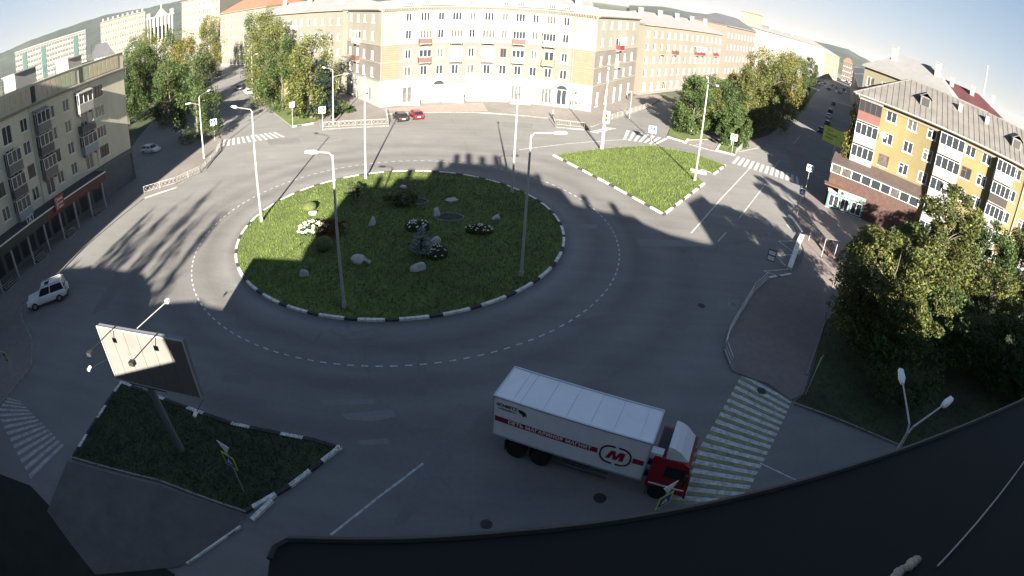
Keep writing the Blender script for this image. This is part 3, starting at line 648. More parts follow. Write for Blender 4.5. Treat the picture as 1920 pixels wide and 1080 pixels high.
# palace of culture with pediment and arcade
P0, P1 = AZ(275, 25, 330), AZ(325, 14, 330); M, L = frame(P0, P1)
pal = thing('palace', 'white columned hall with a triangular pediment at the head of the left street', 'palace', M); M = WM[pal]
holes = [((i+.28)*L/7, (i+.72)*L/7, 14, 22, 2) for i in range(7)]
facade(pal, 'wall', M, L, 0, 28, holes, [white_r], rev=1.2); mb = MB()
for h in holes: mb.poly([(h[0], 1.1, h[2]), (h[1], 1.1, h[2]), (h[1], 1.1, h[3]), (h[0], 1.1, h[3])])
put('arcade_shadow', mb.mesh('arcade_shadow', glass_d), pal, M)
mb = MB(); mb.prof([(L*.28, 28), (L*.8, 28), (L*.54, 33)], -.5, 14); mb.box(-.5, L+.5, -1, 15, 27.5, 28.3); mb.box(L*.52, L*.56, 0, 1, 33, 35); mb.box(0, 2.2, 0, 3, 28.3, 31); mb.box(L-2.2, L, 0, 3, 28.3, 31); put('pediment', mb.mesh('pediment', white_r), pal, M)
for i in range(8):
    mb = MB(); x = i*L/7; mb.tube((max(.6, min(L-.6, x)), -.7, 13), (max(.6, min(L-.6, x)), -.7, 27.4), .6, n=8); put('column', mb.mesh('column', white_r), pal, M)
# -- left block: grey-green five storeys over shops
LAc = G(254, 336); LL = 60.; M, L = frame((LAc.x, LAc.y-LL), (LAc.x, LAc.y))
LB = thing('apartment_building', 'five-storey block on the left above a dark arcade of shops, its corner touched by sun', 'building', M); M = WM[LB]
Lw = layered('left_block_render', (.46, .435, .33), [(.12, .88, 1.08, one), (1, .92, 1.05, (1, 1, .35))], bump=.15)
def ls(s): return LL-s
cols = [(6.2, 2.0, 3), (13.0, 1.25, 2), (15.9, 1.25, 2), (21.0, 1.3, 2), (26.6, 1.3, 2), (29.4, 2, 3), (36, 1.3, 2), (39, 1.3, 2), (44.5, 1.3, 2), (50, 2, 3), (56, 1.3, 2)]
zr = [14.4, 11.6, 8.7, 5.9]; holes = []
for s, w, n_ in cols:
    for z in zr: holes.append((ls(s)-w/2, ls(s)+w/2, z, z+1.6, n_))
bays = [(9.7, 2.9), (18.1, 2.4), (24.0, 2.4), (33, 2.6), (42, 2.6), (53, 2.6)]
for s, w in bays:
    for z in zr: holes.append((ls(s)-.8, ls(s)+.8, z-.5, z+1.7, 2))
facade(LB, 'wall', M, L, 4.9, 17.0, holes, [Lw])
for h in holes: window(LB, M, *h[:5], fm=brown_f if random.random() < .12 else pvc, gm=random.choice([glass_d, glass_d, glass_d, glass_c]))
lp = [mat('balcony_blue_grey', (.2, .23, .25), .7), brown_p, mat('balcony_taupe', (.14, .125, .11), .8, var=.2), mat('balcony_dark', (.08, .075, .07), .8), white_r]
pat = [[white_r, lp[3], lp[0], None], [lp[2], lp[3], lp[2], None], [None, lp[2], lp[3], lp[0]], [lp[1], lp[2], None, lp[2]], [lp[2], white_r, lp[3], lp[2]], [lp[3], lp[2], lp[1], None]]
for (s, w), pp in zip(bays, pat):
    for z, pm in zip(zr, pp):
        if pm: balcony(LB, M, ls(s)-w/2, ls(s)+w/2, z-.95, pm, pm is not lp[3] or s > 12, 3, .95, kerb_g if z > 14 else None, glass_d, top=2.5)
mb = MB(); mb.box(0, L+.35, -.45, .1, 17.0, 17.2); mb.box(0, L+.2, -.2, 0, 16.85, 17.0); put('cornice', mb.mesh('cornice', trim_m), LB, M)
mb = MB(); mb.box(0, L, 0, .3, 17.2, 19.5); mb.box(-.1, L+.1, -.12, .42, 19.5, 19.62); put('parapet', mb.mesh('parapet', Lw), LB, M)
pan = [mat('parapet_panel_%s' % 'abc'[k], c, .8, var=.1) for k, c in enumerate(((.36, .33, .22), (.28, .30, .2), (.38, .3, .24)))]
s = 1.2; k = 0
while s < 58:
    if not (8.8 < s < 9.9 or 18 < s < 19.2):
        mb = MB(); mb.box(ls(s)-.8, ls(s), -.05, 0, 17.45, 19.25); put('parapet_panel', mb.mesh('parapet_panel', pan[(k//7) % 3]), LB, M)
    s += .95; k += 1
for s in (9.4, 18.7, 30):
    mb = MB(); mb.box(ls(s)-.5, ls(s)+.3, -.06, -.01, 17.3, 19.3); put('hatch', mb.mesh('hatch', glass_d), LB, M)
mb = MB(); mb.poly([(L, .0, 0), (L, 22, 0), (L, 22, 17), (L, 0, 17)]); mb.poly([(L, 22, 0), (0, 22, 0), (0, 22, 18), (L, 22, 18)]); mb.box(0, L, .3, 22, 17.3, 17.6, 1); mb.box(L-.3, L, .3, 12, 17.2, 19.5)
put('side_wall', mb.mesh('side_wall', [Lw, greyroof]), LB, M)
ME = M @ T(L, 0, 0) @ RZ(math.pi/2)
for z in zr:
    for y in (2.5, 6, 9.5): window(LB, ME, y-.7, y+.7, z, z+1.5, 2, gm=glass_d)
    balcony(LB, ME, 3.4, 5.2, z-.9, lp[2], True, 2, 1.0, None, glass_d)
    balcony(LB, ME, 7.0, 8.8, z-.9, lp[0], True, 2, 1.0, None, glass_d)
for s, y, w, d, h in ((5, 6, 3, 3, 1.6), (16, 5, 4, 3, 2.2), (27, 6, 3, 3, 1.6)):
    mb = MB(); mb.box(ls(s)-w/2, ls(s)+w/2, y, y+d, 17.6, 18.6+h+.6); mb.box(ls(s)-w/2-.2, ls(s)+w/2+.2, y-.2, y+d+.2, 19.2+h, 19.35+h); put('roof_hut', mb.mesh('roof_hut', white_r), LB, M)
for s in (3, 4.2, 8, 11, 13, 21, 24):
    mb = MB(); h_ = random.uniform(1.5, 3.2); x = ls(s); mb.tube((x, 4, 17.6), (x, 4, 19+h_), .04, n=5)
    for q in range(3): mb.tube((x-.5, 4, 19+h_-.3*q-.1), (x+.5, 4, 19+h_-.3*q-.1), .02, n=4)
    put('aerial', mb.mesh('aerial', dark_m), LB, M)
mb = MB(); x = ls(7.9); mb.tube((x, -.12, 5), (x, -.12, 16.8), .06, n=6); mb.tube((ls(19.9), -.12, 5), (ls(19.9), -.12, 16.8), .06, n=6); put('downpipe', mb.mesh('downpipe', Lw), LB, M)
# arcade of shops
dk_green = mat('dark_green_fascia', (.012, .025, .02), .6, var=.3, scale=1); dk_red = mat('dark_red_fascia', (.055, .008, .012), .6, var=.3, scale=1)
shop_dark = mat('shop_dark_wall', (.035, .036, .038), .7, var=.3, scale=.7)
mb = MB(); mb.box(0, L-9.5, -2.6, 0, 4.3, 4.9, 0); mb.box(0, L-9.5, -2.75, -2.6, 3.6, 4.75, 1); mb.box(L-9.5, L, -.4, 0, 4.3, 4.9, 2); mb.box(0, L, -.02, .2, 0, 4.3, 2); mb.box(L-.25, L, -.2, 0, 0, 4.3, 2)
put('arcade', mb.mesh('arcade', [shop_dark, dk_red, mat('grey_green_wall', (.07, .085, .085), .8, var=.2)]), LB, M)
mb = MB(); mb.box(0, ls(9.5), -2.82, -2.76, 4.66, 4.8); put('white_fascia_strip', mb.mesh('white_fascia_strip', pvc), LB, M)
mb = MB(); mb.box(0, ls(22), -2.78, -2.762, 3.55, 4.6); put('green_fascia', mb.mesh('green_fascia', dk_green), LB, M)
s = 10.5
while s < 57:
    mb = MB(); x = ls(s); mb.box(x-.12, x+.12, -2.7, -2.45, 0, 3.6); put('arcade_post', mb.mesh('arcade_post', mat('post_grey', (.22, .22, .21), .7) if s < 11 else bpy.data.materials['post_grey']), LB, M)
    if int(s/3.1) % 2 == 0:
        for q in range(4):
            mb = MB(); mb.box(x+.35, x+2.2, -3.2+.32*q, -2.9+.32*q, 0, .16*(q+1)); put('step', mb.mesh('step', shop_dark), LB, M)
            mb = MB(); mb.box(x+.35, x+2.2, -3.24+.32*q, -3.2+.32*q, .16*(q+1)-.03, .16*(q+1)+.02); put('step_nosing', mb.mesh('step_nosing', dim_p), LB, M)
    mb = MB(); mb.box(x+.3, x+2.8, -.1, -.05, .6, 3.2); put('shop_window', mb.mesh('shop_window', glass_d), LB, M)
    s += 3.1
x = ls(19.6); mb = MB(); mb.box(x-.9, x+.9, -3.05, -2.85, 4.0, 5.7); ss = put('red_shop_sign', mb.mesh('red_shop_sign', mat('sign_red', (.16, .01, .015), .5)), LB, M)
text('Окна', .55, pvc, ss, M @ T(x, -3.07, 5.25) @ XZ); text('Двери', .42, pvc, ss, M @ T(x, -3.07, 4.75) @ XZ); text('Сейфы', .38, pvc, ss, M @ T(x, -3.07, 4.3) @ XZ)
mb = MB(); x = ls(25.0)
for k in range(12):
    for dx_ in (-.33, .33):
        a0, a1 = k*math.pi/6, (k+1)*math.pi/6
        mb.tube((x+dx_+.3*math.cos(a0)*.8, -2.88, 5.25+.45*math.sin(a0)), (x+dx_+.3*math.cos(a1)*.8, -2.88, 5.25+.45*math.sin(a1)), .045, n=4)
put('ribbon_sign', mb.mesh('ribbon_sign', pvc), LB, M)
# -- right block: yellow five storeys with a hipped metal roof
RA = Vector((47., 68.2, 0)); ru = Vector((math.cos(math.radians(-37)), math.sin(math.radians(-37)), 0)); RL_ = 46.
M, L = frame(RA, RA+ru*RL_); RB = thing('apartment_building', 'yellow five-storey block with glazed balconies and a grey sheet-metal hipped roof on the right', 'building', M); M = WM[RB]
Rw = layered('yellow_render', (.138, .112, .048), [(.12, .85, 1.15, one), (.6, .9, 1.08, (1, 1, .4)), (3, .95, 1.05, one)], bump=.15)
rz = [14.7, 11.3, 7.9, 4.5, 1.2]; wl = [(5.7, 1.75), (9.2, 1.65), (12.6, 1.6), (19.5, 1.8), (22.4, 1.7), (28.2, 1.7), (31.6, 1.7), (38.3, 1.7), (41.5, 1.7)]
holes = [(s-w/2, s+w/2, z, z+1.75, 2) for s, w in wl for z in rz if not (s < 13 and z < 4)]
bayR = [(.35, 4.0), (13.9, 18.1), (24.1, 27.5), (33, 37), (42.5, 45.8)]
facade(RB, 'wall', M, L, 0, 16.9, holes, [Rw])
for h in holes:
    bf = (abs(h[0]+.8-5.7) < .5 and h[2] == 7.9) or (abs(h[0]+.85-19.5) < .5 and h[2] == 11.3)
    window(RB, M, *h[:5], fm=brown_f if bf else pvc, gm=glass_d if random.random() < .7 else glass_c, fr=.11, transom=random.random() < .4)
rb_brown = mat('balcony_maroon', (.12, .05, .045), .8, var=.15); rb_green = mat('balcony_green', (.01, .06, .045), .7); rb_grey = mat('balcony_grey', (.24, .23, .22), .8, var=.1); rb_dark = mat('balcony_dark_brown', (.03, .022, .018), .8)
pp = {0: [rb_brown, white_r, white_r, rb_green, rb_green], 1: [white_r, rb_grey, rb_grey, white_r, white_r], 2: [white_r, rb_dark, white_r, white_r, white_r], 3: [white_r, rb_grey, rb_dark, white_r, white_r], 4: [rb_grey, white_r, rb_brown, white_r, white_r]}
for i, (a, b) in enumerate(bayR):
    for z, pm in zip(rz, pp[i]):
        if i == 0 and z < 4: continue
        balcony(RB, M, a, b, z-1.2, pm, True, 4, 1.25, (kerb_g if (i, z) == (0, 14.7) else None), glass_d, ph=1.3, top=3.05, fm=brown_f if pm is rb_brown else pvc)
mb = MB(); mb.box(-.5, L+.5, -.75, .1, 16.9, 17.1); mb.box(0, L, -.12, 0, 16.2, 16.45); put('eaves', mb.mesh('eaves', cream2), RB, M)
mb = MB(); mb.box(-.55, L+.55, -.95, -.78, 17.05, 17.18); mb.tube((.1, -.2, 1), (.1, -.2, 16.2), .08, n=6); mb.tube((.1, -.2, 16.2), (.1, -.8, 17), .08, n=6); mb.tube((30, -.2, 1), (30, -.2, 16.2), .08, n=6); put('gutter', mb.mesh('gutter', galv), RB, M)
zc = 17.12; zt = 22.0; D = 14.; e = .9
steel_r = mat('weathered_sheet_roof', (.115, .108, .1), .6, var=.22, scale=.5, c2=(.145, .132, .12))
mb = MB(); A_, B_, C_, D_ = (-e, -e, zc), (L+e, -e, zc), (L+e, D+e, zc), (-e, D+e, zc); r0, r1 = (8, D/2, zt), (L-8, D/2, zt)
mb.poly([A_, B_, r1, r0]); mb.poly([B_, C_, r1]); mb.poly([C_, D_, r0, r1]); mb.poly([D_, A_, r0]); mb.poly([D_, C_, B_, A_])
rf = put('roof', mb.mesh('roof', steel_r), RB, M)
x = .6; sl_ = (zt-zc)/(D/2+e)
while x < L:         # standing seams
    f = min(1, (x+e)/(8+e), (L+e-x)/(8+e)); yt = -e+(D/2+e)*f
    def zz_(y): return zc+(y+e)*sl_
    mb = MB(); mb.hexa([(x-.03, -e, zz_(-e)), (x+.03, -e, zz_(-e)), (x+.03, yt, zz_(yt)), (x-.03, yt, zz_(yt)), (x-.03, -e, zz_(-e)+.09), (x+.03, -e, zz_(-e)+.09), (x+.03, yt, zz_(yt)+.09), (x-.03, yt, zz_(yt)+.09)])
    put('roof_seam', mb.mesh('roof_seam', steel_r), rf, M); x += .95
y = .2
while y < D:
    f = min((y+e)/(D/2+e), (D+e-y)/(D/2+e)); xt = -e+(8+e)*f; zx = zc+(zt-zc)*f; mb = MB()
    mb.hexa([(-e, y-.03, zc), (xt, y-.03, zx), (xt, y+.03, zx), (-e, y+.03, zc), (-e, y-.03, zc+.08), (xt, y-.03, zx+.08), (xt, y+.03, zx+.08), (-e, y+.03, zc+.08)])
    put('roof_seam', mb.mesh('roof_seam', steel_r), rf, M); y += .7
mb = MB()
for p, q in ((A_, r0), (r0, r1), (D_, r0)): mb.tube(p, q, .12, n=6)
put('ridge_cap', mb.mesh('ridge_cap', steel_r), rf, M)
for x in (10.8, 27.5, 40):
    mb = MB(); y0 = 1.9; z0 = zz_(y0); mb.hexa([(x-.9, y0, z0-.2), (x+.9, y0, z0-.2), (x+.9, y0+3, z0+1.4), (x-.9, y0+3, z0+1.4), (x-.9, y0, z0+1.5), (x+.9, y0, z0+1.5), (x+.9, y0+3, z0+1.6), (x-.9, y0+3, z0+1.6)])
    mb.hexa([(x-1.15, y0-.3, z0+1.35), (x, y0-.3, z0+2.1), (x, y0+3.2, z0+2.1), (x-1.15, y0+3.2, z0+1.35), (x-1.15, y0-.3, z0+1.45), (x, y0-.3, z0+2.2), (x, y0+3.2, z0+2.2), (x-1.15, y0+3.2, z0+1.45)])
    mb.hexa([(x, y0-.3, z0+2.1), (x+1.15, y0-.3, z0+1.35), (x+1.15, y0+3.2, z0+1.35), (x, y0+3.2, z0+2.1), (x, y0-.3, z0+2.2), (x+1.15, y0-.3, z0+1.45), (x+1.15, y0+3.2, z0+1.45), (x, y0+3.2, z0+2.2)])
    dm = put('dormer', mb.mesh('dormer', steel_r), rf, M); mb = MB(); mb.box(x-.6, x+.6, y0-.04, y0, z0+.1, z0+1.3); put('dormer_opening', mb.mesh('dormer_opening', dark_m), dm, M)
for x in (17, 22, 34):
    mb = MB(); mb.box(x-.35, x+.35, 4.2, 4.9, zz_(4)-.2, zz_(4)+1.3); mb.box(x-.45, x+.45, 4.1, 5, zz_(4)+1.3, zz_(4)+1.4); put('chimney', mb.mesh('chimney', roofw), rf, M)
mb = MB(); mb.poly([(0, D, 0), (0, 0, 0), (0, 0, 16.9), (0, D, 16.9)]); mb.poly([(L, 0, 0), (L, D, 0), (L, D, 16.9), (L, 0, 16.9)]); mb.poly([(L, D, 0), (0, D, 0), (0, D, 16.9), (L, D, 16.9)]); put('side_wall', mb.mesh('side_wall', mat('side_wall_grey', (.16, .16, .13), .85, var=.15)), RB, M)
for z, s in ((9.2, 16.6), (12.6, 4.9)):
    mb = MB(); mb.box(s-.45, s+.45, -1.65, -1.28, z-.35, z+.35); mb.tube((s, -1.66, z), (s, -1.7, z), .26, n=12); put('air_conditioner', mb.mesh('air_conditioner', pvc), RB, M)
# red-brick annex with glazed upper strip, in front of the block's left end
M2 = M @ T(0, -4, 0); AN = thing('brick_annex', 'red-brick annex with a white-framed glazed upper floor against the yellow block', 'annex', M2); M2 = WM[AN]
brick_m = mat('red_brick', (.065, .033, .026), .85, var=.3, scale=2); AL = 14.5
mb = MB(); mb.box(-1.9, AL-1.9, 0, 3.95, 0, 4.9); put('wall', mb.mesh('wall', brick_m), AN, M2)
z = .2
while z < 4.8:
    mb = MB(); mb.box(-1.92, AL-1.88, -.025, 0, z, z+.22); put('brick_course', mb.mesh('brick_course', brick_m), AN, M2); z += .27
mb = MB(); mb.box(-1.9, AL-1.9, .1, 3.9, 4.91, 6.4, 1); mb.box(-1.95, AL-1.85, -.02, .1, 4.9, 5.05); mb.box(-1.95, AL-1.85, -.02, .1, 6.25, 6.45)
n_ = 9
for k in range(n_+1): x = -1.9+AL*k/n_; mb.box(x-.09, x+.09, -.04, .09, 5.05, 6.25)
put('glazing_frame', mb.mesh('glazing_frame', [pvc, glass_d]), AN, M2)
for k in range(n_):
    x = -1.9+AL*(k+.5)/n_; mb = MB(); mb.poly([(x-.7, .06, 5.06), (x+.7, .06, 5.06), (x+.7, .06, 6.24), (x-.7, .06, 6.24)]); put('pane', mb.mesh('pane', random.choice([glass_d, glass_d, glass_c])), AN, M2)
mb = MB(); mb.hexa([(-2.1, -.3, 6.46), (AL-1.7, -.3, 6.46), (AL-1.7, 3.9, 7.3), (-2.1, 3.9, 7.3), (-2.1, -.3, 6.58), (AL-1.7, -.3, 6.58), (AL-1.7, 3.9, 7.42), (-2.1, 3.9, 7.42)]); put('roof', mb.mesh('roof', mat('brown_sheet_roof', (.07, .05, .045), .6, var=.2)), AN, M2)
# turquoise kiosk
K0, K1 = G(1547, 388), G(1613, 412); MK, KL = frame(K0, K1); KI = thing('pharmacy_kiosk', 'small turquoise kiosk with three glass bays and a green-lettered sign by the brick annex', 'kiosk', MK); MK = WM[KI]
tq = mat('turquoise_panel', (.05, .13, .115), .6, var=.1)
mb = MB(); mb.box(0, KL, 0, 1.7, .15, 2.5); mb.box(-.1, KL+.1, -.12, 1.8, 0, .15, 1); mb.box(-.1, KL+.1, -.15, 1.8, 2.5, 2.62, 1); put('wall', mb.mesh('wall', [tq, pvc]), KI, MK)
for a, b in ((.25, 1.85), (2.15, 3.5), (3.85, KL-.25)):
    window(KI, MK @ T(0, -.14, 0), a, b, .4, 2.2, 2, gm=glass_d, sill=False, fr=.1)
mb = MB(); mb.box(1.4, KL+.05, -.3, -.16, 2.45, 3.25); sg = put('sign_board', mb.mesh('sign_board', mat('pale_sign_board', (.2, .23, .22), .6)), KI, MK)
text('АПТЕКА', .62, mat('sign_green', (.0, .07, .035), .5), sg, MK @ T(1.4+(KL-1.4)*.6, -.31, 2.85) @ XZ)
mb = MB(); mb.tube((2.1, -.31, 2.85), (2.1, -.34, 2.85), .25, n=14); put('sign_emblem', mb.mesh('sign_emblem', dark_m), sg, MK)
mb = MB(); mb.box(-.9, 3, -.3, 1.6, 3.3, 3.42); put('canopy', mb.mesh('canopy', mat('orange_canopy', (.11, .055, .03), .7)), KI, MK)
# buildings behind the yellow block
P0 = AZ(1621, 130, 96); uu = ru
gb, MG, LG = block('apartment_building', 'cream gable-fronted block with a pale hipped roof just beyond the yellow block', P0, P0+Vector((math.cos(math.radians(-52)), math.sin(math.radians(-52)), 0))*17, 21.3, 12, 6, 5, mat('light_cream_wall', (.15, .135, .09), .85), mat('white_grey_roof', (.17, .165, .16), .6, var=.1), roofh=4.4, chim=2)
P0 = AZ(1722, 150, 118); block('apartment_building', 'long block with a dark red sheet-metal roof behind the yellow building', P0, AZ(1880, 210, 118), 22.0, 12, 16, 5, pale2, redroof, roofh=3.0, chim=4, individually=False)
P0 = AZ(1850, 190, 95); block('town_house', 'small yellow house with a red roof at the right end of the red-roofed block', P0, AZ(1885, 206, 95), 21.0, 8, 3, 5, mat('yellow_wall', (.3, .26, .13), .85), redroof, roofh=1.6, individually=False)
MA = T(AZ(1848, 150, 150)); an = thing('antenna_mast', 'tall thin lattice antenna mast behind the red roofs', 'mast', MA); mb = MB()
for dx_, dy_ in ((-.4, -.3), (.4, -.3), (0, .4)): mb.tube((dx_, dy_, 0), (dx_*.3, dy_*.3, 34), .07, .04, 5)
for k in range(20): z = 14+k; a = .4-.012*z; mb.tube((-a, -.3, z), (a, -.3, z+1), .03, n=4); mb.tube((a, -.3, z), (0, .3, z+1), .03, n=4)
put('lattice', mb.mesh('lattice', galv), an, MA)
# -- the building the picture is taken from
OB = thing('own_building', 'dark ledge and roof of the building below and behind the viewpoint, along the bottom edge', 'building', T(0, 0, 0))
own_m = mat('own_wall', (.2, .19, .17), .85, var=.1)
prof = [(-21.5, 0), (-21.5, 12.4), (-20.2, 12.1), (-18.4, 12.0), (-12.7, 14.0), (-12.1, 15.2), (-11.9, 18.7), (-12.4, 20.8), (-10.7, 21.8), (-7.8, 21.8), (-7.3, 22.9), (-4, 22.9), (-3.4, 24.2), (-1.6, 24.6), (-1.5, 25.2), (5.4, 25.2), (6, 24.6), (8.4, 24), (8.6, 23), (11, 22.6), (11.6, 20.9), (14.6, 20.4), (17.6, 20.2), (18.2, 19.6), (20.4, 18.8), (23.4, 18.4), (25.2, 18.4), (25.6, 22.4), (28.8, 23.6), (29.4, 20.2), (30.3, 18), (32.2, 15.8), (33.2, 14.4), (36, 13.6), (40, 17), (58, 18.3), (58, 0)]
mb = MB(); mb.prof(prof[::-1], -14, -.7); put('wall', mb.mesh('wall', own_m), OB, T(0, 0, 0))
for x, z, h_ in ((-.6, 25.2, 1.4), (.9, 25.2, 1.6), (2.6, 25.2, 1.2), (4.4, 25.2, 1.5), (8.9, 23, 1.3), (13.2, 20.5, 1.6), (16, 20.3, 1.2), (-6, 22.9, 1.2), (-9.3, 21.8, 1.3), (-2.5, 24.4, 1.1)):
    mb = MB(); mb.box(x-.35, x+.35, -1.6, -.9, z-.3, z+h_); put('roof_post', mb.mesh('roof_post', own_m), OB, T(0, 0, 0))
mb = MB(); mb.prof([(-43, 0), (-43, 13.6), (-37, 13.8), (-30, 13.6), (-27.2, 12.6), (-26.5, 11.8), (-21.6, 12.3), (-21.6, 0)][::-1], -14, -.7)
lwb = thing('side_wing', 'low wing left of the viewpoint building, out of the picture', 'building', T(-30, -7, 0)); put('wall', mb.mesh('wall', own_m), lwb, T(0, 0, 0))
tw = thing('tower_block', 'tall tower block left of the viewpoint, out of the picture', 'building', T(-60, -10, 0)); mb = MB(); mb.box(-82, -43.2, -20, -.7, 0, 31.5); mb.box(-82, -50, -20, -.71, 31.5, 36); put('wall', mb.mesh('wall', own_m), tw, T(0, 0, 0))
ledge_m = mat('black_roofing', (.0065, .0055, .005), .85, var=.3, scale=3); k = 1.3; zL = H-k
mb = MB(); edge = [(-.455, .44), (-.468, .52), (-.465, .555), (-.44, .583), (-.40, .594), (.03, .684), (.6, .78), (1.24, .884), (2.06, 1.02), (2.8, 1.15)]
mb.prism([(a*k, b*k) for a, b in edge]+[(2.8*k, -.5), (-.42*k, -.5)], zL-.12, zL); put('roof_ledge', mb.mesh('roof_ledge', ledge_m), OB, T(0, 0, 0))
mb = MB(); a, b = Vector((2.1*k, .81*k, zL+.01)), Vector((1.12*k, .435*k, zL+.01)); mb.tube(a, b, .004, n=5); put('edge_cable', mb.mesh('edge_cable', galv), OB, T(0, 0, 0))
for k2, (a, b) in enumerate(zip(edge[1:-1], edge[2:])):
    A_, B_ = Vector((a[0]*k, a[1]*k, zL)), Vector((b[0]*k, b[1]*k, zL)); mb = MB(); mb.tube(A_, B_, .012, n=6); put('drip_edge', mb.mesh('drip_edge', dark_m), OB, T(0, 0, 0))
# ------------------------------------------------------------------ hills
hill_m = layered('forest_hill', (.03, .042, .028), [(.004, .6, 1.4, one), (.02, .7, 1.3, one)], bump=0)
def hill(name, pxs, D, foot=.55):
    mb = MB(); rows = []
    rnd = random.Random(3)
    pxs2 = []
    for (a, b), (c, d) in zip(pxs[:-1], pxs[1:]):
        for k in range(4): t = k/4; pxs2.append((a+(c-a)*t, b+(d-b)*t+rnd.uniform(-.7, .7)))
    pxs2.append(pxs[-1])
    for px, py in pxs2:
        d = ray(px, py); h = math.hypot(d.x, d.y); u = Vector((d.x/h, d.y/h, 0)); el = d.z/h; top = H+el*D
        rows.append([u*D*foot, *[u*D*(foot+(1-foot)*t)+Vector((0, 0, top*(t**1.3)*(1+rnd.uniform(-.06, .06)))) for t in (.25, .5, .75)], u*D+Vector((0, 0, top)), u*D*1.25+Vector((0, 0, top*.5)), u*D*1.6+Vector((0, 0, -5))])
    n = len(rows[0])
    for i, r in enumerate(rows): mb.v += [tuple(p-Vector((0, 0, 3 if j in (0,) else 0))) for j, p in enumerate(r)]
    for i in range(len(rows)-1):
        for j in range(n-1): mb.f.append((i*n+j, (i+1)*n+j, (i+1)*n+j+1, i*n+j+1)); mb.m.append(0)
    return put(name, mb.mesh(name, hill_m, True), kind='structure')
hill('left_hill', [(-120, 190), (-60, 138), (-10, 104), (20, 92), (60, 74), (100, 60), (150, 43), (200, 27), (240, 20), (280, 14), (320, 5), (345, 0), (400, -10), (470, -12), (540, -5), (600, 0), (700, -3), (760, -2)], 2300)
hill('right_hill', [(1180, 10), (1240, 12), (1300, 24), (1360, 30), (1440, 50), (1480, 66), (1520, 76), (1560, 84), (1590, 92), (1615, 106), (1640, 120), (1680, 138), (1760, 172)], 2600)
# ------------------------------------------------------------------ trees
def leaf_mat(name, c1, c2, c3):
    m = bpy.data.materials.new(name); m.use_nodes = True; t = m.node_tree; N = t.nodes; L = t.links; b = N['Principled BSDF']
    b.inputs['Roughness'].default_value = .65; b.inputs['Specular IOR Level'].default_value = .25
    g = N.new('ShaderNodeNewGeometry'); r = N.new('ShaderNodeValToRGB'); r.color_ramp.elements[0].color = (*c1, 1); r.color_ramp.elements[1].color = (*c3, 1)
    e = r.color_ramp.elements.new(.6); e.color = (*c2, 1); L.new(g.outputs['Random Per Island'], r.inputs[0])
    tc = N.new('ShaderNodeTexCoord'); nz = N.new('ShaderNodeTexNoise'); nz.inputs['Scale'].default_value = .35; nz.inputs['Detail'].default_value = 3
    oi = N.new('ShaderNodeObjectInfo'); ad = N.new('ShaderNodeVectorMath'); ad.operation = 'ADD'
    L.new(g.outputs['Position'], ad.inputs[0]); L.new(oi.outputs['Random'], ad.inputs[1]); L.new(ad.outputs[0], nz.inputs['Vector'])
    mr = N.new('ShaderNodeMapRange'); mr.inputs[1].default_value = .3; mr.inputs[2].default_value = .7; mr.inputs[3].default_value = .6; mr.inputs[4].default_value = 1.35
    L.new(nz.outputs['Fac'], mr.inputs[0]); v = N.new('ShaderNodeVectorMath'); v.operation = 'SCALE'; L.new(r.outputs[0], v.inputs[0]); L.new(mr.outputs[0], v.inputs['Scale'])
    L.new(v.outputs[0], b.inputs['Base Color'])
    tr = N.new('ShaderNodeBsdfTranslucent'); L.new(v.outputs[0], tr.inputs['Color']); mx = N.new('ShaderNodeMixShader'); mx.inputs[0].default_value = .25
    L.new(b.outputs[0], mx.inputs[1]); L.new(tr.outputs[0], mx.inputs[2]); L.new(mx.outputs[0], N['Material Output'].inputs['Surface'])
    return m
leaf_birch = leaf_mat('birch_leaves', (.045, .06, .014), (.09, .105, .026), (.15, .14, .04))
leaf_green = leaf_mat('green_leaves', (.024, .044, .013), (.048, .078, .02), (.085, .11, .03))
leaf_yellow = leaf_mat('yellowing_leaves', (.065, .07, .014), (.125, .12, .025), (.2, .16, .04))
leaf_near = leaf_mat('mixed_autumn_leaves', (.035, .052, .014), (.078, .095, .024), (.15, .135, .036))
leaf_spruce = leaf_mat('spruce_needles', (.01, .022, .014), (.02, .036, .022), (.035, .05, .03))
leaf_blue = leaf_mat('blue_spruce_needles', (.12, .15, .14), (.2, .24, .23), (.3, .34, .33))
leaf_red = leaf_mat('rusty_leaves', (.07, .03, .012), (.12, .06, .02), (.2, .11, .03))
bark = mat('bark', (.09, .075, .06), .9, var=.35, scale=4); bark_w = mat('whitewashed_bark', (.45, .43, .38), .85, var=.3, scale=3)
def crown_mesh(kind, n, ls, seed, m, clumps=60):
    "unit tree: height 1, radius 1 (scaled per tree)"
    rnd = random.Random(seed); v = []; f = []
    C = []
    for _ in range(clumps):
        for _t in range(50):
            z = rnd.uniform(.12, 1); 
            if kind == 'tall': R = 1.0*(1-((z-.42)/.60)**2)**.6 if abs(z-.42) < .6 else 0
            elif kind == 'round': R = max(0, 1-((z-.58)/.44)**2)**.5 if abs(z-.58) < .44 else 0
            elif kind == 'cone': R = (1-z)*1.0+.02
            else: R = max(0, 1-((z-.5)/.5)**2)**.5
            if R > 0 and rnd.random() < max(.15, R): break
        a = rnd.uniform(0, 6.283); q = R*math.sqrt(rnd.uniform(.12, 1))*rnd.uniform(.8, 1.12); C.append((q*math.cos(a), q*math.sin(a), z, rnd.uniform(.13, .30)))
    for _ in range(n):
        cx, cy, cz, cr = rnd.choice(C)
        while True:
            a, b, c = rnd.uniform(-1, 1), rnd.uniform(-1, 1), rnd.uniform(-1, 1)
            if a*a+b*b+c*c < 1: break
        droop = -.08*rnd.random() if kind == 'tall' else 0
        p = (cx+a*cr*1.15, cy+b*cr*1.15, min(1.02, cz+c*cr*.32+droop)); v.append(p)
    return v
_proto = {}
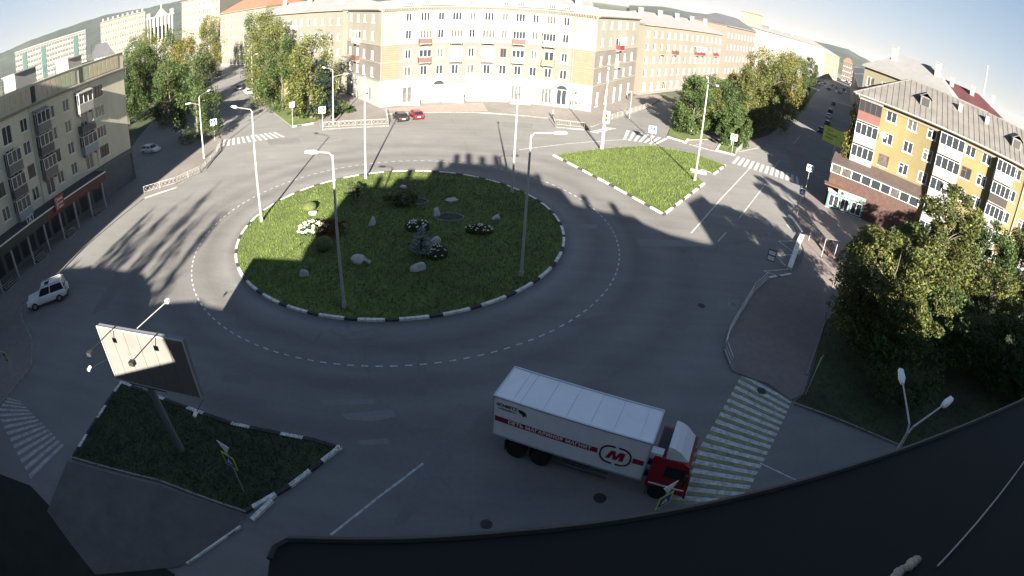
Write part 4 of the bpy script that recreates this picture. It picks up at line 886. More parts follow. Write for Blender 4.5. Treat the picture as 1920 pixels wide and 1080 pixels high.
def tree_meshes(kind, h, r, n, ls, seed, m, bk, clumps):
    k = (kind, n, seed, m.name, round(h/3), round(r))
    if k in _proto: return _proto[k]
    rnd = random.Random(seed*7+1); P = crown_mesh(kind, n, ls, seed, m, clumps); v = []; f = []
    for x, y, z in P:
        X, Y, Z = x*r, y*r, z*h; s = ls*rnd.uniform(.6, 1.35)
        a = Vector((rnd.gauss(0, 1), rnd.gauss(0, 1), rnd.gauss(0, .7) - (.6 if kind == 'tall' else 0))).normalized(); b = a.orthogonal().normalized(); b = Matrix.Rotation(rnd.uniform(0, 6.28), 3, a) @ b
        w = .45; i = len(v); c = Vector((X, Y, Z))
        for q in (c-a*s, c+b*s*w, c+a*s, c-b*s*w): v.append(tuple(q))
        f.append((i, i+1, i+2, i+3))
    me = bpy.data.meshes.new('crown'); me.from_pydata(v, [], f); me.materials.append(m)
    mb = MB(); r0 = max(.09, h*.016); top = h*.93
    px = Vector((0, 0, -.05)); seg = 6
    for i in range(seg):
        q = Vector((rnd.uniform(-.02, .02)*h*.5, rnd.uniform(-.02, .02)*h*.5, top*(i+1)/seg)); mb.tube(px, q, r0*(1-i/seg)+.02, r0*(1-(i+1)/seg)+.02, 7, 0 if i == 0 else 1, False); px = q
    for _ in range(14 if kind != 'cone' else 4):
        z = rnd.uniform(.2, .8)*h; a = rnd.uniform(0, 6.28); l = r*rnd.uniform(.5, .95)*(1 if kind != 'tall' else .8); st = Vector((0, 0, z)); en = st+Vector((l*math.cos(a), l*math.sin(a), l*rnd.uniform(.3, .9)))
        mb.tube(st, st.lerp(en, .5)+Vector((0, 0, .2)), r0*.4, r0*.25, 5, 1, False); mb.tube(st.lerp(en, .5)+Vector((0, 0, .2)), en, r0*.25, .015, 5, 1, False)
    tm = mb.mesh('trunk', [bk or bark, bark], True); _proto[k] = (me, tm, h, r); return _proto[k]
def tree(base, h, r, kind, label, group, m=None, n=11000, ls=.21, seed=1, bk=None, clumps=60, cat='tree', name=None):
    me, tm, h0, r0 = tree_meshes(kind, h, r, n, ls, seed, m or leaf_birch, bk, clumps)
    M = T(base) @ RZ(random.uniform(0, 6.28)); root = thing(name or {'tall': 'birch_tree', 'round': 'broadleaf_tree', 'cone': 'spruce_tree'}.get(kind, 'tree'), label, cat, M, group)
    S = M @ Matrix.Diagonal((r/r0, r/r0, h/h0, 1)); put('crown', me, root, S); put('trunk', tm, root, S); return root
gl, gr2, gn = 'trees lining the left street', 'trees of the park by the right street', 'trees on the lawn at the right'
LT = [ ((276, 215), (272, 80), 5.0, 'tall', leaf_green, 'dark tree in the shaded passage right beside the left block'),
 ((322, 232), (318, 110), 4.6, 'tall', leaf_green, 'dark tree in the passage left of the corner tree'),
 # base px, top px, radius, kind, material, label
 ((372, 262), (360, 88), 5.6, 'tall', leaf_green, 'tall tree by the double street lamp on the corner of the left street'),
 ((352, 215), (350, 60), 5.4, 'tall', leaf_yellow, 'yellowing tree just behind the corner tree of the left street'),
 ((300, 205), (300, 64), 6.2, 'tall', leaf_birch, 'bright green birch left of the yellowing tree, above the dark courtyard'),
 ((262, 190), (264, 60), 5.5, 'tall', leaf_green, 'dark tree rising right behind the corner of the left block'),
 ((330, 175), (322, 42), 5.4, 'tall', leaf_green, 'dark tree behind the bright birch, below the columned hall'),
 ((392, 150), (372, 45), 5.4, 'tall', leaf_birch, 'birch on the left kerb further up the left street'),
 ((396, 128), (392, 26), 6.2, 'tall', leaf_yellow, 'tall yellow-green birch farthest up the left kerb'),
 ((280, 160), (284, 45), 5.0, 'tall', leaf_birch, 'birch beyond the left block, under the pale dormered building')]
for i, (b, t, r, k, m, lab) in enumerate(LT):
    B = G(*b); tree(B, hgt(B, *t), r, k, lab, gl, m, seed=1+i % 4)
slab('courtyard_shade_ground', [Vector((-78, 62, 0)), Vector((-70, 86, 0)), Vector((-92, 112, 0)), Vector((-130, 150, 0)), Vector((-160, 120, 0)), Vector((-120, 60, 0))], shaded_lawn_m, .08)  # dark slab that holds the courtyard's shade in its colour
for b, t, r_, k_, lab in (((243, 235), (240, 95), 5.2, leaf_green, 'dark tree half hidden by the corner of the left block'), ((292, 180), (300, 78), 5.5, leaf_green, 'dark courtyard tree below the columned hall'), ((268, 165), (262, 70), 5.5, leaf_birch, 'courtyard birch below the dormered building')):
    B = G(*b); tree(B, hgt(B, *t), r_, 'tall', lab, gl, k_, seed=3)
for x, y, h_, k_, lab in ((-84, 38, 16.5, leaf_birch, 'tree top showing over the parapet at the left picture edge'), (-92, 46, 17.5, leaf_green, 'tree top over the parapet below the long white block'), (-88, 56, 17, leaf_yellow, 'yellowish tree top over the parapet of the left block'), (-98, 62, 17.5, leaf_birch, 'tree top over the parapet between two roof huts'), (-100, 76, 17, leaf_green, 'tree top over the parapet near the white gabled house'), (-110, 52, 18.5, leaf_green, 'dark tree farther behind the left block')):
    tree(Vector((x, y, 0)), h_, 5, 'round', lab, 'trees behind the left block', k_, seed=2)
RT = [((512, 200), (470, 34), 5.6, 'tall', leaf_birch, 'tall birch on the right kerb of the left street above the street lamps'),
 ((500, 178), (448, 20), 5.4, 'tall', leaf_birch, 'tall thin birch next up the right kerb of the left street'),
 ((530, 205), (500, 60), 5.0, 'tall', leaf_green, 'dark green tree behind the orange billboard'),
 ((480, 150), (425, 28), 5.6, 'tall', leaf_green, 'dark tree farthest up the right kerb of the left street'),
 ((520, 172), (520, 84), 4.2, 'round', leaf_red, 'low rusty-leaved tree between the birch and the orange billboard'),
 ((555, 190), (548, 92), 3.2, 'tall', leaf_green, 'narrow dark tree left of the big birch'),
 ((584, 222), (582, 52), 5.2, 'tall', leaf_birch, 'big yellowing birch on the grass corner beside the curved building'),
 ((606, 224), (606, 112), 3.2, 'cone', leaf_spruce, 'dark spruce in front of the big birch')]
for i, (b, t, r, k, m, lab) in enumerate(RT):
    B = G(*b); tree(B, hgt(B, *t), r, k, lab, gl, m, seed=1+i % 4)
B = G(640, 217); tree(B, 2.6, 2.3, 'bush', 'low dark bush at the foot of the birch and spruce', None, leaf_green, n=2200, ls=.2, seed=5, clumps=30, cat='bush', name='bush')
B = G(560, 224); tree(B, 2.2, 1.8, 'bush', 'small bush on the grass corner by the blue road sign', None, leaf_green, n=1500, ls=.2, seed=5, clumps=30, cat='bush', name='bush')
PT = [((1296, 250), (1302, 140), 4.2, 'tall', leaf_green, 'white-trunked birch by the kerbed park corner', bark_w),
 ((1313, 244), (1328, 142), 4.2, 'tall', leaf_birch, 'second white-trunked birch, behind the tall lamp post', bark_w),
 ((1345, 238), (1352, 138), 5.2, 'tall', leaf_green, 'broad green tree in the middle of the park', None),
 ((1371, 272), (1380, 194), 2.9, 'tall', leaf_green, 'small leafy tree beside the crossing sign at the park end', bark_w),
 ((1395, 245), (1398, 122), 4.6, 'tall', leaf_birch, 'birch behind the small leafy park tree', None),
 ((1415, 232), (1424, 80), 5.2, 'tall', leaf_yellow, 'tallest yellowish poplar at the front of the park row', None),
 ((1440, 245), (1448, 92), 5.0, 'tall', leaf_birch, 'poplar of the park row second from the front', None),
 ((1455, 228), (1470, 90), 5.0, 'tall', leaf_yellow, 'yellow-green poplar in the middle of the park row', None),
 ((1478, 212), (1488, 95), 5.2, 'tall', leaf_birch, 'poplar of the park row nearest the open road', None),
 ((1492, 196), (1506, 104), 4.0, 'tall', leaf_green, 'green poplar near the far end of the park row', None),
 ((1512, 178), (1518, 108), 4.0, 'round', leaf_green, 'last rounded tree of the park row', None),
 ((1375, 225), (1382, 135), 4.0, 'tall', leaf_yellow, 'yellowing tree against the pinkish block', None),
 ((1428, 215), (1405, 112), 4.2, 'tall', leaf_birch, 'birch hidden behind the tallest poplar', None)]
for i, (b, t, r, k, m, lab, bk) in enumerate(PT):
    B = G(*b); tree(B, hgt(B, *t), r, k, lab, gr2, m, seed=1+i % 4, bk=bk)
B = AZ(1625, 165, 84); tree(B, 17.5, 2.6, 'tall', 'yellow-green tree squeezed between the two roofs on the right', gr2, leaf_yellow, seed=2)
NT = [((1618, 668), (1640, 425), 5.0, 'round', leaf_near, 'large autumn-tinged tree nearest the plaza, its side lit by the sun', 1, 26000, 0.150),
 ((1588, 640), (1578, 420), 3.0, 'round', leaf_near, 'smaller tree at the plaza edge left of the large sunlit tree', 2, 14400, 0.143),
 ((1716, 600), (1722, 322), 4.0, 'round', leaf_near, 'tall tree in front of the yellow block, beside the brick annex', 3, 21600, 0.173),
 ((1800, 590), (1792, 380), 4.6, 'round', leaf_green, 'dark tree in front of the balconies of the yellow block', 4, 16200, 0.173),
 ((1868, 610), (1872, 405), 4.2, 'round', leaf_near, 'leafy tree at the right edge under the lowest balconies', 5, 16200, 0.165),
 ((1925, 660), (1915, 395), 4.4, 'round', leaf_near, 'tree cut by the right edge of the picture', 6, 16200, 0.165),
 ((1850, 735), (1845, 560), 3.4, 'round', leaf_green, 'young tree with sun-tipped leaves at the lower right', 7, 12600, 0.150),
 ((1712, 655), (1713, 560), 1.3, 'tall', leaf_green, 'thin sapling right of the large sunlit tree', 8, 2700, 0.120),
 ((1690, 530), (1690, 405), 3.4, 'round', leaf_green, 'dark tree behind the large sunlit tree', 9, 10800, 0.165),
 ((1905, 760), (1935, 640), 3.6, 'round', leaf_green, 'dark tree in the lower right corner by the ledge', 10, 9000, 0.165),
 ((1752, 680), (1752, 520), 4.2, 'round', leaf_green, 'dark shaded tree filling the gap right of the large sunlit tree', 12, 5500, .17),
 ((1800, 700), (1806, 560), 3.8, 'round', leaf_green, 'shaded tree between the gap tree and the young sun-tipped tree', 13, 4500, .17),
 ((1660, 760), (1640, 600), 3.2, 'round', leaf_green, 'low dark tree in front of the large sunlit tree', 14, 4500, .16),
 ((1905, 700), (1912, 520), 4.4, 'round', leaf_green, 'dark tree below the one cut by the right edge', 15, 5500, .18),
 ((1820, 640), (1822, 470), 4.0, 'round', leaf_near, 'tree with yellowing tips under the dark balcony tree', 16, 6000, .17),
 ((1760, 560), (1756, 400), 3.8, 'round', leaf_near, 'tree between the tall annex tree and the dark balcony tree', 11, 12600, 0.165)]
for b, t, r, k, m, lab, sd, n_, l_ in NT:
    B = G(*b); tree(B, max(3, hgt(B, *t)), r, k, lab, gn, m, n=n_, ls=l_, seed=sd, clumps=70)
# bare-topped poplars behind the viewpoint building
for i, (x, y, h_) in enumerate(((-39, -24, 25), (-35.5, -22, 28), (-32.5, -26, 31), (-29.5, -20, 30), (-26.5, -22, 30), (-23.8, -24, 27), (-34, -32, 29), (-28, -34, 32))):
    tree(Vector((x, y, 0)), h_, 1.9, 'tall', ('tall', 'taller', 'leafier', 'tallest', 'slimmer', 'shorter', 'rear left', 'rear right')[i]+' poplar behind the viewpoint building, out of the picture', 'poplars behind the viewpoint', leaf_birch, n=1100, ls=.3, seed=21+i, clumps=18)
# ------------------------------------------------------------------ island planting
isl = Vector((0, 0, .12))
stone = mat('pale_boulder', (.38, .37, .36), .8, var=.25, scale=2.5, bump=.4, bscale=8)
def rock(px, py, sx, sy, sz, label, rot=0, seed=0):
    rnd = random.Random(seed); import bmesh
    bm = bmesh.new(); bmesh.ops.create_icosphere(bm, subdivisions=3, radius=1)
    cuts = [(Vector((rnd.gauss(0, 1), rnd.gauss(0, 1), rnd.gauss(0, 1))).normalized(), rnd.uniform(.6, .85)) for _ in range(9)]
    for v in bm.verts:
        for n_, d_ in cuts:
            e = v.co.dot(n_)-d_
            if e > 0: v.co -= n_*e
        v.co *= 1+rnd.uniform(-.02, .02); v.co.z = max(v.co.z, -.3)
    me = bpy.data.meshes.new('boulder'); bm.to_mesh(me); bm.free(); me.materials.append(stone)
    return put('boulder', me, None, T(G(px, py)+isl+Vector((0, 0, .2*sz))) @ RZ(rot) @ Matrix.Diagonal((sx, sy, sz, 1)), label, 'boulder', 'boulders on the roundabout lawn')
rock(571, 519, .42, .38, .52, 'pointed pale boulder nearest the lower left kerb of the island', .3, 1)
rock(672, 494, .72, .5, .6, 'large pale boulder with two small stones, left of the tall front lamp', .2, 2)
rock(686, 492, .25, .22, .22, 'small stone touching the right side of the large pale boulder', .2, 12); rock(692, 495, .2, .2, .2, 'smallest round stone at the end of the stone trio', .2, 13)
rock(784, 508, .72, .45, .55, 'smooth slanted boulder in front of the blue spruce', .7, 3)
rock(698, 424, .4, .32, .75, 'upright narrow boulder left of the white rose bush', .6, 4)
rock(819, 406, .4, .35, .85, 'tall standing stone beside the round flower bed', .1, 5)
rock(931, 413, .45, .4, .42, 'squat boulder toward the right kerb of the island', .1, 6)
rock(849, 378, .75, .5, .25, 'flat low boulder in the upper right of the island', .1, 7)
rock(757, 354, .42, .35, .35, 'small boulder close to the far kerb of the island', .1, 8)
rock(816, 456, .5, .5, .45, 'pale boulder just right of the blue spruce', .1, 9)
rock(588, 403, .6, .4, .3, 'low pale boulder behind the big sunlit flower bed', .1, 10)
fl_w = mat('white_petals', (.62, .6, .5), .7); fl_y = mat('cream_petals', (.6, .5, .28), .7); fl_l = mat('dark_bed_leaves', (.03, .05, .015), .9)
def flowers(px, py, rx, ry, n_, s, label, mats, seed, hh=.7):
    rnd = random.Random(seed); B = G(px, py)+isl; root = thing('flower_bush', label, 'flower bush', T(B), 'flower bushes on the roundabout lawn')
    v = []; f = []
    for _ in range(900):
        a = rnd.uniform(0, 6.28); q = math.sqrt(rnd.random()); x, y = rx*q*math.cos(a), ry*q*math.sin(a); z = rnd.uniform(0, hh)*(1-.5*q*q); d = Vector((rnd.gauss(0, 1), rnd.gauss(0, 1), rnd.gauss(0, 1))).normalized()*.1; e = d.orthogonal()*.6; c = Vector((x, y, z)); i = len(v)
        v += [tuple(c-d), tuple(c+e), tuple(c+d), tuple(c-e)]; f.append((i, i+1, i+2, i+3))
    me = bpy.data.meshes.new('leaves'); me.from_pydata(v, [], f); me.materials.append(fl_l); put('leaves', me, root)
    for _ in range(n_):
        a = rnd.uniform(0, 6.28); q = math.sqrt(rnd.random()); x, y = rx*q*math.cos(a), ry*q*math.sin(a); z = hh*(1-.45*q*q)+rnd.uniform(-.1, .12); r = s*rnd.uniform(.7, 1.3); mb = MB()
        mb.tube((x, y, z-.04), (x, y, z), r*.55, r, 6); mb.tube((x, y, z), (x, y, z+r*.55), r, r*.35, 6); put('blossom', mb.mesh('blossom', rnd.choice(mats)), root, WM[root].copy())
for a in ((586, 436, 1.7, 1.5, 60, .17, 'big mound of cream and white flowers in the sunlit left part of the island', [fl_y, fl_w], 1), (783, 431, 1.1, .9, 34, .09, 'white rose bush behind the blue spruce', [fl_w], 2),
          (819, 480, .9, 1.1, 30, .085, 'white rose bush right of the blue spruce, nearer the viewer', [fl_w], 3), (898, 438, 1.2, .7, 34, .09, 'low bush of pale pink-white flowers toward the right kerb', [fl_w, fl_y], 4)):
    flowers(*a)
tree(G(790, 480)+isl, 2.7, 1.15, 'cone', 'small grey-blue spruce at the centre of the roundabout', None, leaf_blue, n=2600, ls=.13, seed=31, clumps=50)
tree(G(622, 440)+isl, 1.3, 1.5, 'bush', 'rusty low bush beside the sunlit flower mound', None, leaf_red, n=1200, ls=.12, seed=32, clumps=24, cat='bush', name='bush')
tree(G(752, 384)+isl, 1.0, 1.9, 'bush', 'dark flat shrub in the shaded far part of the island', None, leaf_green, n=1400, ls=.12, seed=33, clumps=24, cat='bush', name='bush')
tree(G(664, 376)+isl, 2.0, .9, 'bush', 'egg-shaped clipped shrub near the far left of the island', 'clipped shrubs on the island', leaf_green, n=1600, ls=.1, seed=34, clumps=30, cat='bush', name='clipped_shrub')
topi = mat('clipped_shrub', (.062, .08, .02), .95, var=.4, scale=6, bump=1, bscale=25)
for px, py, r, h_, lab in ((608, 470, .78, 1.1, 'rounded clipped shrub just below the sunlit flower mound'), (581, 396, .75, .8, 'rounded clipped shrub above the sunlit flower mound')):
    import bmesh
    bm = bmesh.new(); bmesh.ops.create_icosphere(bm, subdivisions=4, radius=1); rnd = random.Random(int(px))
    for v in bm.verts: v.co *= 1+rnd.uniform(-.05, .05); v.co.z = max(-.6, v.co.z)
    me = bpy.data.meshes.new('clipped_shrub'); bm.to_mesh(me); bm.free(); me.materials.append(topi); me.polygons.foreach_set('use_smooth', [True]*len(me.polygons))
    put('clipped_shrub', me, None, T(G(px, py)+isl+Vector((0, 0, h_*.5))) @ Matrix.Diagonal((r, r, h_*.62, 1)), lab, 'bush', 'clipped shrubs on the island')
bedm = mat('bare_bed_soil', (.045, .055, .03), .95, var=.4, scale=3)
for px, py, rx, ry, rim in ((843, 410, 1.3, .9, True), (778, 380, 1.3, .8, True)):
    B = G(px, py); mb = MB(); mb.prism([(rx*math.cos(i*.314)*(1+.06*math.sin(i*2)), ry*math.sin(i*.314)) for i in range(20)], .1, .135); o = put('flower_bed', mb.mesh('flower_bed', bedm), None, T(B), kind='structure')
    if rim:
        for i in range(20):
            mb = MB(); a, b = i*.314, (i+.9)*.314; mb.tube((rx*1.05*math.cos(a), ry*1.05*math.sin(a), .17), (rx*1.05*math.cos(b), ry*1.05*math.sin(b), .17), .07, n=5); put('edging_stone', mb.mesh('edging_stone', kerb_g), o, T(B))
# ------------------------------------------------------------------ street lamps
lampg = 'street lamps around the square'
def lamp(base, top, heads, label, h=None, r=.13, z0=.1, hs=1.0, sign=None):
    B = G(*base) if isinstance(base, tuple) else base; h = h or (hgt(B, *top) if top else 11.6); root = thing('street_lamp', label, 'street lamp', T(B), lampg)
    mb = MB(); mb.tube((0, 0, -.05), (0, 0, h), r, r*.55, 10); mb.tube((0, 0, -.05), (0, 0, .55), r*1.5, r*1.35, 10); put('pole', mb.mesh('pole', galv, False), root)
    for hp in heads:
        zz = h+.25; E = G(hp[0], hp[1], zz)-B; E.z = 0; l = E.length; E.normalize(); l = max(.5, min(l, 3.4)); st = hp[2] if len(hp) > 2 else 0; top_ = Vector((0, 0, h-st)); en = E*(l-.45)+Vector((0, 0, zz-st*.6))
        mb = MB(); mid = E*.25+Vector((0, 0, h-st+.16)); mb.tube(top_-Vector((0, 0, .15)), mid, .05, n=6); mb.tube(mid, en, .045, .04, 6); put('arm', mb.mesh('arm', galv), root)
        a = math.atan2(E.y, E.x); MH = WM[root] @ T(en) @ RZ(a) @ Matrix.Rotation(-.12, 4, 'Y') @ Matrix.Scale(hs, 4)
        mb = MB(); mb.hexa([(-.05, -.09, -.07), (.25, -.17, -.09), (.25, .17, -.09), (-.05, .09, -.07), (-.05, -.07, .05), (.25, -.13, .1), (.25, .13, .1), (-.05, .07, .05)]); mb.hexa([(.251, -.17, -.09), (.85, -.15, -.07), (.85, .15, -.07), (.251, .17, -.09), (.251, -.13, .1), (.85, -.1, .05), (.85, .1, .05), (.251, .13, .1)])
        put('lamp_head', mb.mesh('lamp_head', lamp_white), root, MH)
    return root
lamp((491, 417), (475, 208), [(430, 200)], 'single-arm street lamp on the left edge of the island')
lamp((646, 577), (627, 290), [(583, 286)], 'single-arm street lamp at the front left of the island, nearest the viewer')
lamp((686, 336), (683, 158), [(684, 146)], 'street lamp at the far left edge of the island, seen end-on')
lamp((960, 362), (969, 183), [(970, 172)], 'street lamp at the far right edge of the island, seen end-on')
lamp((977, 520), (1001, 253), [(1052, 250)], 'single-arm street lamp on the right side of the island')
lamp((1302, 340), (1324, 152), [(1326, 146), (1366, 172, .3)], 'double street lamp in the corner of the triangular lawn')
lamp((1127, 281), (1139, 137), [(1141, 128)], 'street lamp with traffic signal at the top edge of the triangular lawn')
lamp((383, 298), (375, 182), [(352, 186, 1.2), (406, 163)], 'double street lamp behind the railing at the left corner')
lamp((625, 234), (624, 132), [(595, 125), (654, 131, 1.2)], 'double street lamp behind the railing left of the parked cars')
lamp((541, 202), (537, 119), [(514, 114), (560, 120, 1.1)], 'double street lamp beside the orange billboard')
lamp((474, 185), (472, 98), [(453, 93), (492, 97, 1.0)], 'double street lamp in the left street above the white cars')
lamp((432, 122), (430, 85), [(412, 82), (444, 84, 1.0)], 'double street lamp farther up the left street', r=.1)
lamp((413, 112), (405, 75), [(392, 72), (418, 72, 1)], 'farthest street lamp up the left street', r=.1)
lamp((1382, 235), (1394, 142), [(1420, 137)], 'single-arm street lamp in front of the tallest poplar')
lamp((1180, 222), (1180, 178), [(1182, 172)], 'short lamp by the railing right of the curved building', h=5, r=.06, hs=.6)
Bn = G(1703, 810, 10.6); Bn.z = 0
nl = lamp(Bn, None, [(1690, 706), (1779, 752)], 'double street lamp below the ledge at the lower right', h=10.6)
# traffic signal on the far lamp
B = G(1127, 281); ts = thing('traffic_light', 'traffic light mounted on the lamp at the top of the triangular lawn', 'traffic light', T(B+Vector((.25, -.1, 0)))); mb = MB(); mb.tube((0, 0, 0), (0, 0, 5.6), .05, n=6); put('pole', mb.mesh('pole', galv), ts)
mb = MB(); mb.box(-.45, .45, -.14, -.08, 4.1, 5.9); put('backboard', mb.mesh('backboard', pvc), ts)
mb = MB(); mb.box(-.16, .16, -.36, -.14, 4.4, 5.5); hs_ = put('signal_head', mb.mesh('signal_head', dark_m), ts)
for k, c in enumerate(((.01, .12, .05), (.3, .2, .02), (.3, .02, .02))):
    mb = MB(); mb.tube((0, -.36, 4.58+.36*k), (0, -.39, 4.58+.36*k), .11, n=10); put('lens', mb.mesh('lens', mat('signal_lens_%s' % ('green', 'amber', 'red')[k], c, .2)), hs_, WM[ts].copy())
# ------------------------------------------------------------------ signs
blue = mat('sign_blue', (.015, .045, .22), .5); sign_w = mat('sign_white', (.75, .75, .72), .5); sign_y = mat('sign_fluor_yellow', (.55, .72, .03), .5); back_g = mat('sign_back', (.25, .25, .25), .6)
def sign_face(mb, w, z):
    h = w/2
    return h
def crossing_sign(base, top, label, size=.9, h=None, kind='cross', pole_h=None, face=None, tilt=0, edge=None):
    B = G(*base); h = h or hgt(B, *top); a = math.atan2(B.x, B.y) if face is None else face
    M = T(B) @ RZ(-a); root = thing('road_sign', label, 'road sign', M, 'pedestrian crossing signs' if kind == 'cross' else None); M = WM[root]
    mb = MB(); mb.tube((0, .03, -.05), (0, .03, h), .035, n=6); put('pole', mb.mesh('pole', galv), root)
    s = size/2; q = .03; mb = MB(); z = h; e = edge or sign_w
    mb.box(-s, s, -.02, -.001, z-s, z+s, 0); mb.box(-s*.74, s*.74, -.026, -.021, z-s*.74, z+s*.74, 1)
    mb.poly([(-s*.5, -.03, z-s*.45), (s*.5, -.03, z-s*.45), (0, -.03, z+s*.5)], 0)
    mb.tube((0, -.031, z-.0), (0, -.033, z-.0), s*.09, n=8, mi=2); mb.box(-s*.06, s*.06, -.036, -.032, z-s*.28, z-s*.05, 2)
    mb.poly([(-s*.2, -.034, z-s*.42), (-s*.1, -.034, z-s*.42), (s*.05, -.034, z-s*.2), (-s*.05, -.034, z-s*.2)], 2); mb.poly([(s*.1, -.034, z-s*.42), (s*.2, -.034, z-s*.42), (s*.05, -.034, z-s*.2), (-s*.05, -.034, z-s*.2)], 2)
    put('sign_plate', mb.mesh('sign_plate', [e, blue, dark_m]), root)
    return root
crossing_sign((403, 264), (402, 229), 'white-framed crossing sign at the end of the left corner railing', 1.15)
crossing_sign((605, 244), (606, 206), 'white-framed crossing sign at the left end of the railing before the curved building', 1.1)
crossing_sign((549, 237), (549, 196), 'blue and white crossing sign on the grass corner', .9)
crossing_sign((1220, 273), (1224, 243), 'white-framed crossing sign at the top of the triangular lawn', 1.15)
crossing_sign((1371, 292), (1378, 258), 'white-framed crossing sign beside the small park tree', 1.1)
crossing_sign((1510, 357), (1518, 315), 'white-framed crossing sign on the shaded side of the right road', 1.05)
crossing_sign((1494, 405), (1503, 359), 'blue crossing sign on two thin poles by the zigzag marking', .9)
crossing_sign((1545, 602), (1541, 560), 'thin post marker at the edge of the tree lawn', .3, h=1.6, kind='x')
# bus stop plate
B = G(1484, 505); M = T(B) @ RZ(-math.atan2(B.x, B.y)-.1); rs = thing('bus_stop_sign', 'double white bus stop plate on a leaning arm above the zigzag marking', 'road sign', M); M = WM[rs]
E = G(1447, 479, 2.6)-B; Ml = T(B); mb = MB(); mb.tube((0, 0, 0), (E.x, E.y, 2.35), .04, n=6); put('pole', mb.mesh('pole', galv), rs, Ml)
MM = T(B+E) @ RZ(-math.atan2(B.x, B.y)); mb = MB(); mb.box(-.4, .4, -.03, 0, -.55, .55, 0); mb.box(-.33, .33, -.04, -.031, .06, .46, 1); mb.box(-.33, .33, -.04, -.031, -.46, -.06, 1); put('sign_plate', mb.mesh('sign_plate', [dark_m, sign_w]), rs, MM)
# yellow-framed crossing signs seen from behind / above
def diamond(base, cpx, label, yaw, h, tri=True, s=.46):
    B = G(*base); M = T(B) @ RZ(yaw); root = thing('road_sign', label, 'road sign', M, 'yellow-framed crossing signs'); M = WM[root]
    mb = MB(); mb.tube((0, .04, -.05), (0, .04, h+s*(2.1 if tri else 1)), .035, n=6); put('pole', mb.mesh('pole', galv), root)
    mb = MB(); z = h; w = s; mb.box(-w, w, -.02, 0, z-w, z+w, 0); q = w*.8; mb.box(-q, q, -.026, -.021, z-q, z+q, 1)
    mb.poly([(-q*.6, -.03, z-q*.5), (q*.6, -.03, z-q*.5), (0, -.03, z+q*.55)], 2)
    mb.box(-q*.07, q*.07, -.036, -.031, z-q*.35, z+q*.1, 3)
    put('sign_plate', mb.mesh('sign_plate', [sign_y, blue, sign_w, dark_m]), root)
    if tri:
        mb = MB(); mb.prof([(-w, z+w*2.6), (w, z+w*2.6), (0, z+w*1.15)], -.02, .01); put('give_way_plate', mb.mesh('give_way_plate', sign_w), root)
    return root
diamond((458, 925), (432, 855), 'yellow-framed crossing sign with a give-way plate standing on the near lawn', -.35, 2.55)
diamond((1224, 988), (1213, 945), 'yellow-framed crossing sign beside the truck cab at the ledge', .55, 2.2)
diamond((30, 712), (12, 663), 'yellow-framed crossing sign at the far left edge by the shops', -.1, 2.2, False)
diamond((1510, 742), (1538, 675), 'thin crossing sign seen almost edge-on between plaza and tree lawn', .8, 2.8, False)
# ------------------------------------------------------------------ railings
rail_w = mat('railing_white', (.27, .26, .24), .6); rail_g = mat('railing_grey', (.45, .46, .47), .5, .3)
def railing(pts, label, m, h=1.0, step=2.4, style='x', zb=.12):
    P = [Vector((p.x, p.y, zb)) for p in pts]; root = thing('railing', label, 'railing', T(P[0]), None); I = T(0, 0, 0); up = Vector((0, 0, 1))
    for a, b in zip(P[:-1], P[1:]):
        l = (b-a).length; n_ = max(1, round(l/step))
        for k in range(n_+1):
            p = a.lerp(b, k/n_); mb = MB(); mb.tube(p, p+up*h, .04, n=6); put('post', mb.mesh('post', m), root, I)
        for k in range(n_):
            p, q = a.lerp(b, k/n_), a.lerp(b, (k+1)/n_); mb = MB()
            mb.tube(p+up*(h-.04), q+up*(h-.04), .03, n=5); mb.tube(p+up*.18, q+up*.18, .025, n=5)
            if style == 'x':
                for t in range(4):
                    u0, u1 = p.lerp(q, t/4), p.lerp(q, (t+1)/4)
                    mb.tube(u0+up*.18, u1+up*(h-.06), .016, n=4); mb.tube(u0+up*(h-.06), u1+up*.18, .016, n=4)
            elif style == 'bars':
                for t in range(1, 8): u = p.lerp(q, t/8); mb.tube(u+up*.18, u+up*(h-.05), .012, n=4)
            else: mb.tube(p+up*(h*.55), q+up*(h*.55), .02, n=5)
            put('rail_panel', mb.mesh('rail_panel', m), root, I)
    return root
railing(gp([(271, 364), (330, 347), (376, 325), (405, 292), (412, 278)]), 'white criss-cross railing along the left corner pavement', rail_w)
railing(gp([(606, 241), (728, 235), (724, 212)]), 'white railing round the pavement corner left of the parked cars', rail_w, style='x')
railing(gp([(1036, 222), (1042, 236), (1095, 242)]), 'white railing at the right end of the square pavement', rail_w, style='bars')
railing(gp([(1138, 228), (1214, 203)]), 'white railing along the pavement right of the curved building', rail_w, style='bars')
railing(gp([(1436, 528), (1412, 550), (1388, 590), (1364, 630), (1357, 660), (1368, 690)]), 'thin grey two-rail fence round the curved plaza edge', rail_g, style='2', h=.9)
railing(gp([(1378, 292), (1399, 272)]), 'short green mesh fence by the park crossing sign', mat('railing_green', (.1, .14, .1), .6), style='bars', h=1.1, step=1.2)
railing(gp([(1498, 412), (1520, 432), (1548, 460)]), 'low railing behind the bus stop on the plaza', rail_w, style='2', h=.8)
